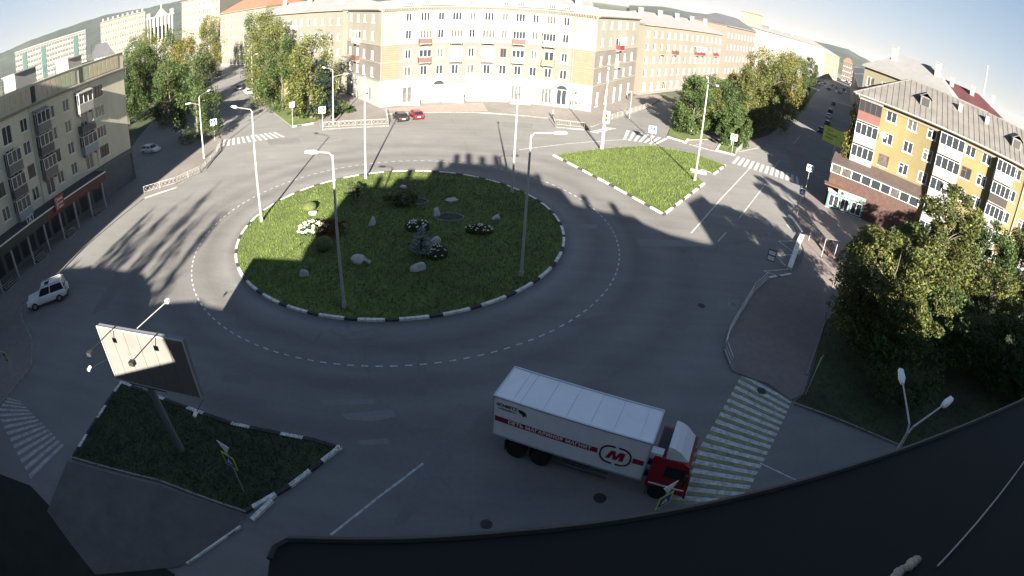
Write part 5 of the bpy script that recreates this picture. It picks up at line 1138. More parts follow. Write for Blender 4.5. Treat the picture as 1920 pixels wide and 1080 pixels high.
# ------------------------------------------------------------------ billboards
BL, BR_ = Vector((-20.19, 16.2, 0)), Vector((-14.16, 16.14, 0)); M, L = frame(BL, BR_)
bb = thing('billboard', 'large blank white billboard on a leaning post over the near left lawn, half sunlit', 'billboard', M); M = WM[bb]
panm = mat('billboard_sheet', (.125, .117, .106), .6, var=.1, scale=.8)
mb = MB(); mb.box(-.05, L+.05, .05, .28, 5.45, 8.75); put('case', mb.mesh('case', mat('billboard_case', (.14, .145, .15), .6)), bb, M)
for k in range(6):
    mb = MB(); mb.box(L*k/6+.012, L*(k+1)/6-.012, 0, .05, 5.47, 8.7); put('panel', mb.mesh('panel', panm), bb, M)
mb = MB(); mb.box(-.07, L+.07, -.03, .03, 8.7, 8.78); mb.box(-.07, L+.07, -.03, .03, 5.4, 5.465); mb.box(-.07, -.01, -.03, .03, 5.46, 8.7); mb.box(L+.01, L+.07, -.03, .03, 5.46, 8.7); put('edge_trim', mb.mesh('edge_trim', galv), bb, M)
PB = M.inverted() @ G(342, 847); mb = MB(); mb.tube((PB.x, PB.y, -.05), (PB.x, .3, 5.5), .24, .2, 12); put('post', mb.mesh('post', mat('billboard_post', (.12, .13, .13), .7)), bb, M)
mb = MB(); mb.box(PB.x-1.4, PB.x+1.4, .1, .45, 5.2, 5.44); put('cross_beam', mb.mesh('cross_beam', dark_m), bb, M)
for x, ln in ((1.35, 2.1), (4.4, 2.1)):
    mb = MB(); mb.tube((x, .3, 8.8), (x, -ln, 8.95), .03, n=5); mb.tube((x, .3, 8.8), (x, .5, 8.3), .03, n=5); b_ = put('floodlight_arm', mb.mesh('floodlight_arm', dark_m), bb, M)
    mb = MB(); mb.box(x-.16, x+.16, -ln-.2, -ln+.05, 8.78, 8.98); put('floodlight', mb.mesh('floodlight', dark_m), b_, M)
mb = MB(); mb.tube((2.9, .3, 8.8), (3.7, 2.3, 9.1), .025, n=5); b_ = put('floodlight_arm', mb.mesh('floodlight_arm', galv), bb, M); mb = MB(); mb.box(3.62, 3.82, 2.28, 2.48, 9.02, 9.2); put('floodlight', mb.mesh('floodlight', lamp_white), b_, M)
for x, z in ((-.6, 6.9), (L+.35, 5.55)):
    mb = MB(); mb.tube((x, -1.2, z), (x*.9+.3, .2, z-.3), .02, n=5); b_ = put('floodlight_arm', mb.mesh('floodlight_arm', dark_m), bb, M); mb = MB(); mb.tube((x, -1.35, z), (x, -1.1, z+.05), .1, n=8); put('floodlight', mb.mesh('floodlight', lamp_white), b_, M)
Q0, Q1 = G(1541, 262, 4), G(1590, 284, 4); M, L = frame(Q0, Q1); yb = thing('billboard', 'yellow-green billboard with dark lettering at the left end of the yellow block', 'billboard', M); M = WM[yb]
mb = MB(); mb.box(0, L, 0, .25, 4, 7.1); put('case', mb.mesh('case', mat('billboard_yellow_green', (.5, .54, .09), .6, var=.12)), yb, M)
mb = MB(); mb.box(L/2-.2, L/2+.2, .05, .3, 0, 4); put('post', mb.mesh('post', galv), yb, M)
for s_, x, z, q in (('Опт', 1.5, 6.5, .75), ('Торговля', 2.0, 5.7, .62), ('рядом', 1.5, 5.0, .6), ('(5)', 4.9, 5.0, 1.0)): text(s_, q, fl_l, yb, M @ T(x, -.02, z) @ XZ)
B = G(539, 203); ob_ = thing('advertising_panel', 'orange and white advertising panel on a post at the left street corner', 'billboard', T(B) @ RZ(-math.atan2(B.x, B.y))); mb = MB(); mb.tube((0, .1, 0), (0, .1, 4.0), .07, n=6); put('post', mb.mesh('post', galv), ob_)
mb = MB(); mb.box(-.65, .65, -.1, .08, 2.6, 5.4); cs = put('case', mb.mesh('case', mat('orange_case', (.5, .14, .03), .6)), ob_); mb = MB()
for z in (3.0, 3.5, 4.0, 4.5): mb.box(-.5, .5, -.12, -.101, z, z+.22)
put('poster_band', mb.mesh('poster_band', sign_w), cs, WM[ob_].copy())
# ------------------------------------------------------------------ vehicles
def paint(name, c, r=.3): return mat(name, c, r, spec=.5)
def wheel(root, M, x, y, r, w, sgn):
    mb = MB(); mb.tube((x, y-w/2, r), (x, y+w/2, r), r, r, 18); o = put('wheel', mb.mesh('wheel', tyre), root, M)
    mb = MB(); yo = y+sgn*w/2; mb.tube((x, yo-.02*sgn, r), (x, yo+.015*sgn, r), r*.62, r*.55, 12)
    for k in range(5): a = k*1.2566; mb.box(x+math.cos(a)*r*.3-.03, x+math.cos(a)*r*.3+.03, min(yo+.016*sgn, yo+.03*sgn), max(yo+.016*sgn, yo+.03*sgn), r+math.sin(a)*r*.3-.03, r+math.sin(a)*r*.3+.03)
    put('rim', mb.mesh('rim', rim_m if r < .45 else tyre), o, M)
def car(M, label, pm, L=4.4, W=1.75, Hh=1.45, kind='sedan', group=None, plate=True):
    "front towards +x, origin at centre on ground"
    root = thing('car' if kind != 'suv' else 'off_road_car', label, 'car', M, group); M = WM[root]; h = W/2
    sill, belt = .25*Hh/1.45, .92*Hh/1.45
    if kind == 'suv': belt = 1.12; sill = .38
    f, b = L/2, -L/2
    st = {'sedan': [(b, .55, .75), (b+.12, .4, .93), (b+.9, .28, .98), (b+1.2, .27, .97), (f-1.35, .27, .95), (f-.7, .28, .86), (f-.15, .35, .72), (f, .45, .6)],
          'hatch': [(b, .5, .8), (b+.1, .38, .95), (b+.5, .28, .97), (b+1.2, .27, .96), (f-1.25, .27, .95), (f-.7, .28, .86), (f-.15, .35, .74), (f, .45, .6)],
          'suv': [(b, .6, 1.08), (b+.05, .5, 1.14), (b+.4, .42, 1.15), (b+1.5, .4, 1.14), (f-1.4, .4, 1.14), (f-1.2, .4, 1.12), (f-.15, .46, 1.03), (f, .55, .95)]}[kind]
    ring = []
    mb = MB()
    for i, (x, z0, z1) in enumerate(st):
        t = abs(x)/(L/2); ww = h*(1-.10*max(0, t-.6)/.4) if kind != 'suv' else h*(1-.05*max(0, t-.8)/.2); zm = (z0+z1)/2
        ring.append([(x, -ww*.92, z0), (x, -ww, zm-.1), (x, -ww*.985, z1-.1), (x, -ww*.88, z1), (x, ww*.88, z1), (x, ww*.985, z1-.1), (x, ww, zm-.1), (x, ww*.92, z0)])
    for i, r_ in enumerate(ring): mb.v += r_
    for i in range(len(ring)-1):
        for j in range(8): a = i*8+j; c = i*8+(j+1) % 8; mb.f.append((a, c, c+8, a+8)); mb.m.append(0)
    mb.f.append(tuple(range(7, -1, -1))); mb.m.append(0); n_ = (len(ring)-1)*8; mb.f.append(tuple(range(n_, n_+8))); mb.m.append(0)
    put('body', mb.mesh('body', pm), root, M)
    # cabin
    if kind == 'sedan': c0, c1, r0, r1 = b+.55, f-1.15, b+1.15, f-1.95
    elif kind == 'hatch': c0, c1, r0, r1 = b+.08, f-1.05, b+.55, f-1.85
    else: c0, c1, r0, r1 = b+.12, f-1.5, b+.3, f-2.05
    zb = belt-.03 if kind != 'suv' else 1.12; zt = Hh; wb, wt = h*.88, h*(.72 if kind != 'suv' else .8); mb = MB()
    mb.hexa([(c0, -wb, zb), (c1, -wb, zb), (c1, wb, zb), (c0, wb, zb), (r0, -wt, zt-.05), (r1, -wt, zt-.05), (r1, wt, zt-.05), (r0, wt, zt-.05)]); put('windows', mb.mesh('windows', car_glass), root, M)
    mb = MB(); mb.hexa([(r0-.03, -wt-.03, zt-.07), (r1+.05, -wt-.03, zt-.07), (r1+.05, wt+.03, zt-.07), (r0-.03, wt+.03, zt-.07), (r0+.08, -wt+.1, zt), (r1-.08, -wt+.1, zt), (r1-.08, wt-.1, zt), (r0+.08, wt-.1, zt)])
    for sy in (-1, 1):
        for (xb, xt) in ((c0, r0), (c1, r1), ((c0*.45+c1*.55), (r0*.45+r1*.55))+()):
            mb.tube((xb, sy*(wb+.005), zb), (xt, sy*(wt+.005), zt-.05), .045 if kind != 'suv' else .06, n=5)
    put('roof', mb.mesh('roof', pm), root, M)
    wr = .31 if kind != 'suv' else .39
    for x in (b+.82 if kind != 'suv' else b+.95, f-.85):
        for sg_ in (-1, 1): wheel(root, M, x, sg_*(h-.1), wr, .22, sg_)
    for sg_ in (-1, 1):
        mb = MB(); y0, y1 = sorted((sg_*h*.55, sg_*h*.86)); z = .68 if kind != 'suv' else .95; mb.box(f-.12, f+.012, y0, y1, z-.09, z+.06); put('headlight', mb.mesh('headlight', lamp_white), root, M)
        mb = MB(); mb.box(b-.015, b+.1, y0, y1, z+.02, z+.17); put('tail_light', mb.mesh('tail_light', red_p), root, M)
        mb = MB(); y0, y1 = sorted((sg_*(h+.02), sg_*(h+.18))); mb.box(c1-.25, c1-.1, y0, y1, zb+.02, zb+.18); put('mirror', mb.mesh('mirror', pm), root, M)
    if plate: mb = MB(); mb.box(b-.02, b-.001, -.26, .26, .55, .67); put('number_plate', mb.mesh('number_plate', sign_w), root, M)
    mb = MB(); mb.box(b-.03, b+.1, -h*.85, h*.85, .32, .48); mb.box(f-.1, f+.03, -h*.85, h*.85, .32, .48); put('bumper', mb.mesh('bumper', dark_m if kind == 'suv' else pm), root, M)
    if kind == 'suv':
        mb = MB(); mb.tube((b-.02, .12, 1.05), (b-.24, .12, 1.05), .37, .37, 18); put('spare_wheel', mb.mesh('spare_wheel', pm), root, M)
        mb = MB(); mb.box(r0+.15, r1-.1, -wt+.02, -wt+.07, zt+.05, zt+.1); mb.box(r0+.15, r1-.1, wt-.07, wt-.02, zt+.05, zt+.1); put('roof_rail', mb.mesh('roof_rail', galv), root, M)
        mb = MB(); mb.box(r1-1.0, r1-.45, -.35, .35, zt+.001, zt+.012); put('sunroof', mb.mesh('sunroof', car_glass), root, M)
    return root
def park(rear, front, **k):
    a, b = G(*rear), G(*front); u = (b-a).normalized(); Lc = k.get('L', 4.4); M = T(a+u*Lc/2) @ RZ(math.atan2(u.y, u.x)); return M
a, b = G(119, 563), G(65, 583); u = (b-a).normalized(); nrm = Vector((u.y, -u.x, 0)); c = (a+b)/2-nrm*-.9*(-1)
if True:
    side = Vector((u.y, -u.x, 0)); side = side if side.dot(-c) > 0 else -side
    car(T((a+b)/2-side*.85) @ RZ(math.atan2(u.y, u.x)), 'white boxy off-road car with a spare wheel on its back, driving at the left', paint('white_car_paint', (.62, .62, .61)), 4.9, 1.9, 1.92, 'suv')
car(park((757, 230), (741, 217)), 'black hatchback parked left, nearest the white railing', paint('black_paint', (.02, .018, .018)), kind='hatch', group='cars parked on the square')
car(park((786, 226), (770, 212)), 'dark red hatchback parked beside the black one', paint('dark_red_paint', (.14, .008, .015)), kind='hatch', group='cars parked on the square')
gsL = 'cars in the left street'; sil = paint('silver_paint', (.5, .5, .5)); wpt = paint('white_paint_car', (.62, .62, .62)); dkp = paint('dark_blue_paint', (.02, .025, .04))
car(park((486, 190), (472, 181)), 'white car nearest the square in the left street', wpt, kind='sedan', group=gsL)
car(park((468, 178), (455, 170)), 'silver car second from the square in the left street', sil, kind='hatch', group=gsL)
car(park((450, 170), (440, 163)), 'dark car in front of the silver one in the left street', dkp, kind='sedan', group=gsL)
car(park((414, 141), (402, 134)), 'white car farther up the middle of the left street', sil, kind='sedan', group=gsL)
car(park((400, 112), (408, 108)), 'white car farthest up the left street', wpt, kind='sedan', group=gsL, plate=False)
car(park((414, 118), (420, 110)), 'pale van-like car on the right far up the left street', wpt, kind='hatch', group=gsL, plate=False)
car(park((541, 189), (533, 181)), 'black car parked under the orange panel', paint('black_paint_b', (.012, .012, .012)), kind='sedan', group=gsL)
car(park((270, 286), (291, 286)), 'white car in the dark passage right of the left block', wpt, kind='hatch', group=gsL, plate=False)
gsR = 'cars parked on the shaded side of the right street'
for i, (r_, f_, p_, lab) in enumerate((((1538, 250), (1545, 236), dkp, 'dark blue car nearest the yellow-green billboard'), ((1550, 236), (1555, 224), dkp, 'dark car behind the blue one on the right street'), ((1553, 222), (1558, 213), sil, 'grey car third in the parked line of the right street'), ((1556, 212), (1561, 204), dkp, 'dark car fourth in the parked line of the right street'), ((1562, 198), (1566, 191), dkp, 'dark car fifth in the parked line of the right street'),
      ((1585, 165), (1587, 160), wpt, 'white car past the white line up the right street'), ((1588, 155), (1590, 150), dkp, 'dark car behind the far white car'), ((1602, 142), (1603, 139), wpt, 'white car on the right verge far up the right street'), ((1593, 145), (1594, 141), wpt, 'small white car farthest in the parked line'))):
    car(park(r_, f_), lab, p_, kind='hatch' if i % 2 else 'sedan', group=gsR, plate=False)
tf = random.Random(5)
for i in range(12):
    px = 1532+i*5.5; py = 121.5+i*1.6+tf.uniform(-.5, .8); B = AZ(px, py, 330+tf.uniform(-25, 25)); c_ = [('white', wpt), ('silver', sil), ('dark', dkp)][(i*2+i//3) % 3]
    car(T(B) @ RZ(tf.uniform(.6, 1.4)), 'tiny %s car at the %s of the crowded far junction' % (c_[0], ('left end', 'middle left', 'middle right', 'right end')[i//3]), c_[1], group='tiny cars at the far junction', kind='sedan', plate=False)
# truck
TM = T(-.54, 20.71, 0) @ RZ(-.385); tk = thing('box_truck', 'white box truck with a red stripe and a red cab turning across the crossing', 'truck', TM); M = WM[tk]
tw_ = layered('truck_white', (.78, .765, .75), [(.5, .93, 1.04, one), (2.5, .95, 1.03, (1, 1, .2))], rough=.45, bump=0); tr = paint('truck_red', (.28, .01, .018), .35); red_s = mat('stripe_red', (.24, .008, .022), .5)
Lb, Wb, zb, zt = 8.0, 2.55, 1.15, 3.75
roofp = mat('truck_roof', (.75, .73, .72), .5, var=.06, scale=.6)
mb = MB(); mb.box(0, Lb, 0, Wb, zb, zt); put('box_body', mb.mesh('box_body', tw_), tk, M)
xs = [0, .95, 1.35, 2.5, 3.65, 4.85, 6.0, 7.3, Lb]
for a, b in zip(xs[:-1], xs[1:]):
    mb = MB(); mb.box(a+.012, b-.012, .08, Wb-.08, zt, zt+.03); put('roof_panel', mb.mesh('roof_panel', roofp), tk, M)
mb = MB()
for y0, y1 in ((-.02, .07), (Wb-.07, Wb+.02)): mb.box(-.02, Lb+.02, y0, y1, zt-.02, zt+.06)
for x0, x1 in ((-.03, .05), (Lb-.05, Lb+.03)):
    mb.box(x0, x1, .07, Wb-.07, zt-.02, zt+.05); mb.box(x0, x1, -.02, .05, zb, zt-.02); mb.box(x0, x1, Wb-.05, Wb+.02, zb, zt-.02)
mb.box(-.02, Lb+.02, -.03, .0, zb-.03, zb+.08); put('edge_profile', mb.mesh('edge_profile', mat('aluminium', (.5, .51, .53), .4, .6)), tk, M)
S = lambda z: z
mb = MB(); z0, z1 = 2.18, 2.52
mb.box(.12, 5.5, -.008, -.003, z0, z1); mb.box(7.3, 7.88, -.008, -.003, z0, z1); put('red_stripe', mb.mesh('red_stripe', red_s), tk, M)
text('СЕТЬ МАГАЗИНОВ МАГНИТ', .29, sign_w, tk, M @ T(3.0, -.012, (z0+z1)/2) @ XZ, bold=.035, sp=1.12)
def rr(cx, cz, w, h, r, gaps, t=.07):
    pts_ = []
    for (sx, sz, a0) in ((1, 1, 0), (-1, 1, 90), (-1, -1, 180), (1, -1, 270)):
        for k in range(7): a = math.radians(a0+k*15); pts_.append((cx+sx*(w/2-r)+r*math.cos(a), cz+sz*(h/2-r)+r*math.sin(a)))
    return pts_
rp = rr(6.42, 2.35, 1.55, 1.15, .5, None); mb = MB()
for k in range(len(rp)):
    (x0, q0), (x1, q1) = rp[k], rp[(k+1) % len(rp)]
    if k == 6 or k == 20:     # openings in the rounded frame, top and bottom
        t_ = .35; mx, mz = x0+(x1-x0)*t_, q0+(q1-q0)*t_; nx, nz = x0+(x1-x0)*.65, q0+(q1-q0)*.65; segs = [((x0, q0), (mx, mz)), ((nx, nz), (x1, q1))]
    else: segs = [((x0, q0), (x1, q1))]
    for (a0, b0), (a1, b1) in segs: mb.tube((a0, -.008, b0), (a1, -.008, b1), .05, n=4)
put('logo_ring', mb.mesh('logo_ring', dark_m), tk, M)
mb = MB(); mm = [(-.45, -.3), (-.3, -.3), (-.16, .08), (-.06, -.3), (.1, -.3), (.24, .08), (.28, -.3), (.47, -.3), (.42, .3), (.2, .3), (.06, -.02), (-.04, .3), (-.26, .3)]
def m_tri(): 
    for q in ([(-.45, -.3), (-.24, -.3), (-.08, .3), (-.28, .3)], [(-.16, .1), (-.06, .3), (.1, -.3), (-.08, -.3)], [(-.06, -.3), (.1, -.3), (.36, .3), (.16, .3)], [(.24, -.3), (.45, -.3), (.44, .3), (.24, .3)]):
        mb.poly([(6.42+a+.12*b, -.012-.002*abs(a), 2.35+b) for a, b in q])
m_tri(); put('logo_letter', mb.mesh('logo_letter', red_s), tk, M)
text('SCHMITZ', .26, dark_m, tk, M @ T(.72, -.012, 3.33) @ XZ, bold=.03); text('CARGOBULL', .17, dark_m, tk, M @ T(.74, -.012, 3.1) @ XZ)
mb = MB(); mb.poly([(x, -.012, z) for x, z in ((1.3, 3.42), (1.55, 3.4), (1.72, 3.3), (1.78, 3.05), (1.68, 3.12), (1.6, 2.98), (1.52, 3.15), (1.4, 3.18), (1.32, 3.3))]); put('bull_emblem', mb.mesh('bull_emblem', dark_m), tk, M)
mb = MB(); mb.box(-.2, 8.6, .75, .95, .75, 1.05); mb.box(-.2, 8.6, Wb-.95, Wb-.75, .75, 1.05)
for x in (.3, 2.0, 4.2, 6.5): mb.box(x, x+.12, .1, Wb-.1, 1.0, 1.12)
put('chassis', mb.mesh('chassis', dark_m), tk, M)
mb = MB(); mb.box(3.4, 6.3, .02, .06, .45, .55); mb.box(3.4, 6.3, .02, .06, .85, .95); mb.box(3.8, 5.2, .25, .75, .5, 1.0); put('side_guard', mb.mesh('side_guard', mat('dull_metal', (.06, .06, .06), .6)), tk, M)
for x in (1.35, 2.7, 9.0):
    for y, sg_ in ((.2, -1), (Wb-.2, 1)):
        wheel(tk, M, x, y, .5, .32 if x > 8 else .55, sg_)
        mb = MB(); mb.box(x-.6, x-.54, y-.28, y+.28, .35, 1.05); put('mudflap', mb.mesh('mudflap', dark_m), tk, M)
cb0, cb1 = 8.25, 10.4
mb = MB(); mb.prof([(cb0, .75), (cb1-.02, .6), (cb1+.05, 1.2), (cb1, 1.75), (cb1-.28, 2.75), (cb1-.6, 2.95), (cb0, 2.95)][::-1], .1, Wb-.1); cab = put('cab', mb.mesh('cab', tr), tk, M)
mb = MB(); mb.hexa([(cb1+.01, .25, 1.75), (cb1+.02, .25, 1.75), (cb1+.02, Wb-.25, 1.75), (cb1+.01, Wb-.25, 1.75), (cb1-.25, .3, 2.68), (cb1-.24, .3, 2.68), (cb1-.24, Wb-.3, 2.68), (cb1-.25, Wb-.3, 2.68)]); put('windscreen', mb.mesh('windscreen', car_glass), cab, M)
mb = MB(); mb.box(cb0+.75, cb1-.4, .08, .1, 1.75, 2.5); put('side_window', mb.mesh('side_window', car_glass), cab, M)
mb = MB(); mb.box(cb0+.02, cb0+.9, .3, Wb-.3, 2.955, 3.0); put('roof_hatch', mb.mesh('roof_hatch', dark_m), cab, M)
mb = MB(); mb.prof([(cb0+.55, 2.96), (cb1-.42, 2.96), (cb1-.62, 3.12), (cb1-.95, 3.42), (cb1-1.3, 3.58), (cb0+.55, 3.62)][::-1], .28, Wb-.28); mb.hexa([(cb0+.6, .14, 2.96), (cb1-.5, .22, 2.96), (cb1-.5, .275, 2.96), (cb0+.6, .275, 2.96), (cb0+.6, .2, 3.5), (cb1-1.2, .25, 3.45), (cb1-1.2, .275, 3.45), (cb0+.6, .275, 3.5)]); put('air_deflector', mb.mesh('air_deflector', mat('deflector_white', (.62, .64, .62), .45)), cab, M)
mb = MB(); mb.box(cb0-.22, cb0+.4, .15, .6, 2.97, 3.12); put('air_intake', mb.mesh('air_intake', tw_), cab, M)
mb = MB(); mb.box(cb0+.15, cb1-.1, .06, .1, 1.05, 1.12); put('pale_trim_line', mb.mesh('pale_trim_line', sign_w), cab, M)
for y0, y1 in ((-.22, .02), (Wb-.02, Wb+.22)):
    mb = MB(); mb.box(cb1-.35, cb1-.2, y0, y1, 1.7, 2.45); put('mirror', mb.mesh('mirror', dark_m), cab, M)
mb = MB(); mb.box(cb1, cb1+.1, .15, Wb-.15, .45, .85); put('bumper', mb.mesh('bumper', mat('dark_red_bumper', (.12, .01, .012), .5)), cab, M)
for y in (.4, Wb-.4): mb = MB(); mb.box(cb1+.1, cb1+.13, y-.18, y+.18, .55, .72); put('headlight', mb.mesh('headlight', lamp_white), cab, M)
# ------------------------------------------------------------------ people
def person(base, yaw, label, top, legs, seed=0, st=.25):
    B = G(*base); J = {'pel': (0, 0, .95), 'chest': (0, .03, 1.32), 'neck': (0, .03, 1.5), 'head': (0, -.01, 1.68), 'hl': (-.1, 0, .9), 'kl': (-.11, -st*.6, .5), 'al': (-.11, -st*.5, .08), 'tl': (-.11, -st*.5-.17, .04), 'hr': (.1, 0, .9), 'kr': (.11, st*.3, .5), 'ar': (.11, st, .1), 'tr': (.11, st-.15, .04),
      'sl': (-.2, .02, 1.43), 'el': (-.25, .1, 1.14), 'wl': (-.22, -.02, .9), 'fl': (-.21, -.06, .82), 'sr': (.2, .02, 1.43), 'er': (.25, .02, 1.14), 'wr': (.22, -.14, .92), 'fr': (.21, -.18, .85)}
    R = {'pel': .155, 'chest': .165, 'neck': .06, 'head': .105, 'hl': .1, 'kl': .065, 'al': .045, 'tl': .04, 'hr': .1, 'kr': .065, 'ar': .045, 'tr': .04, 'sl': .075, 'el': .05, 'wl': .038, 'fl': .035, 'sr': .075, 'er': .05, 'wr': .038, 'fr': .035}
    E = [('pel', 'chest'), ('chest', 'neck'), ('neck', 'head'), ('pel', 'hl'), ('hl', 'kl'), ('kl', 'al'), ('al', 'tl'), ('pel', 'hr'), ('hr', 'kr'), ('kr', 'ar'), ('ar', 'tr'), ('chest', 'sl'), ('sl', 'el'), ('el', 'wl'), ('wl', 'fl'), ('chest', 'sr'), ('sr', 'er'), ('er', 'wr'), ('wr', 'fr')]
    ks = list(J); me = bpy.data.meshes.new('p'); me.from_pydata([J[k] for k in ks], [(ks.index(a), ks.index(b)) for a, b in E], [])
    ob = bpy.data.objects.new('p', me); col.objects.link(ob); m1 = ob.modifiers.new('s', 'SKIN')
    for i, k in enumerate(ks): d = me.skin_vertices[0].data[i]; d.radius = (R[k], R[k]); d.use_root = (k == 'pel')
    m2 = ob.modifiers.new('u', 'SUBSURF'); m2.levels = 1; m2.render_levels = 1
    dg = bpy.context.evaluated_depsgraph_get(); m3 = bpy.data.meshes.new_from_object(ob.evaluated_get(dg)); bpy.data.objects.remove(ob)
    m3.materials.clear(); skin = bpy.data.materials.get('skin') or mat('skin', (.4, .25, .18), .6); hair = bpy.data.materials.get('hair') or mat('hair', (.03, .02, .015), .8)
    for x in (top, legs, skin, hair): m3.materials.append(x)
    for p in m3.polygons:
        c = p.center; p.material_index = 3 if c.z > 1.7 or (c.z > 1.6 and c.y > .02) else 2 if c.z > 1.5 or (c.z < .9 and abs(c.x) > .19) else 0 if c.z > .93 else 1; p.use_smooth = True
    return put('person', m3, None, T(B+Vector((0, 0, .13))) @ RZ(yaw), label, 'person')
blk = mat('black_cloth', (.015, .015, .017), .9); jean = mat('dark_trousers', (.02, .022, .03), .9); whc = mat('pale_cloth', (.5, .5, .48), .9); red_c = mat('red_cloth', (.3, .03, .03), .9)
person((100, 447), .4, 'person in black clothes walking past the left shops', blk, jean)
person((870, 192), 2, 'person in dark clothes in front of the arcade, left one', blk, jean)
person((962, 192), 1, 'person in dark clothes at the arcade steps', jean, blk)
person((1036, 224), 1.6, 'person in pale clothes by the right-hand railing', whc, jean)
person((1178, 188), .5, 'person in black by the entrance right of the curved building', blk, jean)
person((1556, 462), .8, 'person in a red top on the plaza edge by the trees', red_c, jean)
# ------------------------------------------------------------------ small things
for px, py, r, lab in ((1315, 573, .34, 'manhole cover in the road left of the plaza fence'), (1125, 934, .34, 'manhole cover below the truck'), (912, 983, .3, 'manhole cover beside the ledge'), (1428, 733, .36, 'round manhole cover on the striped crossing'), (1375, 571, .42, 'pale worn patch cover nearest the plaza fence')):
    mb = MB(); g = G(px, py); mb.prism([(r*math.cos(i*.3927), r*math.sin(i*.3927)) for i in range(16)], 0, .014); o = put('manhole_cover', mb.mesh('manhole_cover', kerb_g if '5' == str(px)[-1] and px > 1370 else dark_m), None, T(g), lab, 'manhole cover', 'manhole covers'); 
    mb = MB()
    for k in range(-2, 3): mb.box(-r*.6, r*.6, k*r*.28-.015, k*r*.28+.015, .014, .022)
    put('ribs', mb.mesh('ribs', kerb_d), o, T(g))
# shelter roof and bench at the bus stop
B0, B1 = G(1513, 452), G(1536, 484); M, L = frame(B0, B1, .12); sh = thing('bus_shelter', 'low striped-roof bus shelter beside the big trees', 'bus shelter', M); M = WM[sh]
for k in range(7): mb = MB(); mb.box(-.2, L+.2, .1+.28*k, .34+.28*k, 2.3, 2.34); put('roof_slat', mb.mesh('roof_slat', tile_m if k % 2 else pave_m), sh, M)
mb = MB()
for x, y in ((0, .2), (L, .2), (0, 1.9), (L, 1.9)): mb.tube((x, y, 0), (x, y, 2.3), .04, n=6)
put('frame', mb.mesh('frame', galv), sh, M)
mb = MB(); mb.box(.3, L-.3, 1.3, 1.7, .42, .47); mb.box(.4, .5, 1.35, 1.65, 0, .42); mb.box(L-.5, L-.4, 1.35, 1.65, 0, .42); put('bench', mb.mesh('bench', brown_p), sh, M)
# plaster lump on the ledge
import bmesh
bm = bmesh.new(); rnd = random.Random(4)
for k in range(22):
    t = k/21; c = Vector((.93+.13*t, .44+.04*t+.004*math.sin(k*2), 0))*1.3; g = bmesh.ops.create_icosphere(bm, subdivisions=2, radius=.010+.010*rnd.random(), matrix=T(c.x, c.y, zL+.005))
me = bpy.data.meshes.new('plaster_debris'); bm.to_mesh(me); bm.free(); me.materials.append(mat('crumbled_plaster', (.42, .36, .27), .9, var=.3, scale=20)); me.polygons.foreach_set('use_smooth', [True]*len(me.polygons))
put('plaster_debris', me, None, T(0, 0, 0), 'lumpy strip of cream plaster lying on the dark ledge at the bottom', 'plaster')

# ------------------------------------------------------------------ air
hz = bpy.data.materials.new('air'); hz.use_nodes = True; hz.node_tree.nodes.remove(hz.node_tree.nodes['Principled BSDF']); pv = hz.node_tree.nodes.new('ShaderNodeVolumePrincipled')
pv.inputs['Color'].default_value = (.86, .9, 1, 1); pv.inputs['Density'].default_value = .00003; pv.inputs['Anisotropy'].default_value = 0
hz.node_tree.links.new(pv.outputs[0], hz.node_tree.nodes['Material Output'].inputs['Volume'])
mb = MB(); mb.box(-5600, 5600, -5600, 5600, -8, 140); put('haze', mb.mesh('haze', hz), kind='stuff')
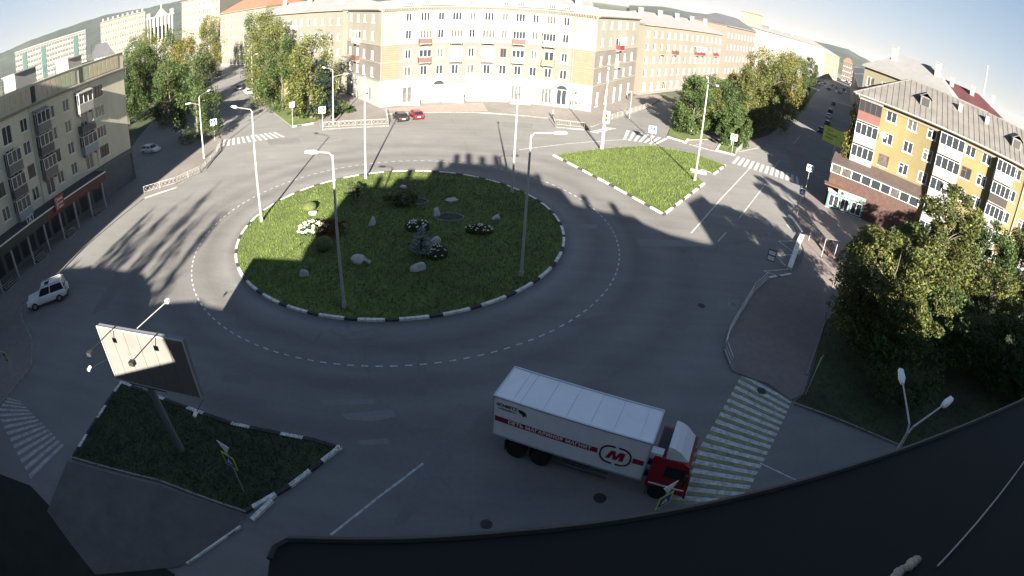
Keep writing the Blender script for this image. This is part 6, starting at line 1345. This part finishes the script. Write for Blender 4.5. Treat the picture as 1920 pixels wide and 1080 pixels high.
# ------------------------------------------------------------------ far-apart pieces of a part become parts of their own
import numpy as np
def split_pieces(o):
    me = o.data; n = len(me.vertices)
    if n < 16 or n > 1500: return
    par = list(range(n))
    def find(a):
        while par[a] != a: par[a] = par[par[a]]; a = par[a]
        return a
    for e in me.edges: a, b = find(e.vertices[0]), find(e.vertices[1]); par[a] = b
    roots = [find(i) for i in range(n)]; ids = sorted(set(roots)); k = len(ids)
    if k < 2 or k > 90: return
    ix = {r_: i for i, r_ in enumerate(ids)}; isl_ = np.array([ix[r_] for r_ in roots]); co = np.array([v.co for v in me.vertices])
    lo = np.full((k, 3), np.inf); hi = np.full((k, 3), -np.inf); np.minimum.at(lo, isl_, co); np.maximum.at(hi, isl_, co); sz = (hi-lo).max(1)
    gap = np.maximum(0, np.maximum(lo[:, None]-hi[None], lo[None]-hi[:, None])); near = np.sqrt((gap**2).sum(2)) <= np.maximum(.02, .49*np.maximum(sz[:, None], sz[None]))
    comp = list(range(k))
    def f2(a):
        while comp[a] != a: comp[a] = comp[comp[a]]; a = comp[a]
        return a
    for a, b in zip(*np.nonzero(np.triu(near, 1))): comp[f2(a)] = f2(b)
    grp = [f2(i) for i in range(k)]; gs_ = sorted(set(grp))
    if len(gs_) < 2 or len(gs_) > 40: return
    polys = [(tuple(p.vertices), p.material_index) for p in me.polygons]; out = []
    for g_ in gs_:
        vi = [i for i in range(n) if grp[isl_[i]] == g_]; mp = {v: i for i, v in enumerate(vi)}; fs = [(f, m_) for f, m_ in polys if f[0] in mp]
        if not fs: continue
        m2 = bpy.data.meshes.new(me.name); m2.from_pydata([tuple(co[i]) for i in vi], [], [tuple(mp[q] for q in f) for f, _ in fs])
        for mt in me.materials: m2.materials.append(mt)
        m2.polygons.foreach_set('material_index', [m_ for _, m_ in fs]); m2.update(); out.append(m2)
    return out
_cache = {}
for o in list(col.objects):
    if o.type != 'MESH' or not o.parent or o.get('kind') or o.name.split('.')[0] in ('crown', 'trunk', 'leaves', 'lettering', 'graffiti', 'blossom', 'pane', 'logo_letter'): continue
    if o.data.name not in _cache: _cache[o.data.name] = split_pieces(o)
    r_ = _cache[o.data.name]
    if r_:
        base = o.name.split('.')[0]
        for m2 in r_[1:]:
            c = bpy.data.objects.new(base, m2); col.objects.link(c); c.parent = o.parent; c.matrix_basis = o.matrix_basis
        o.data = r_[0]
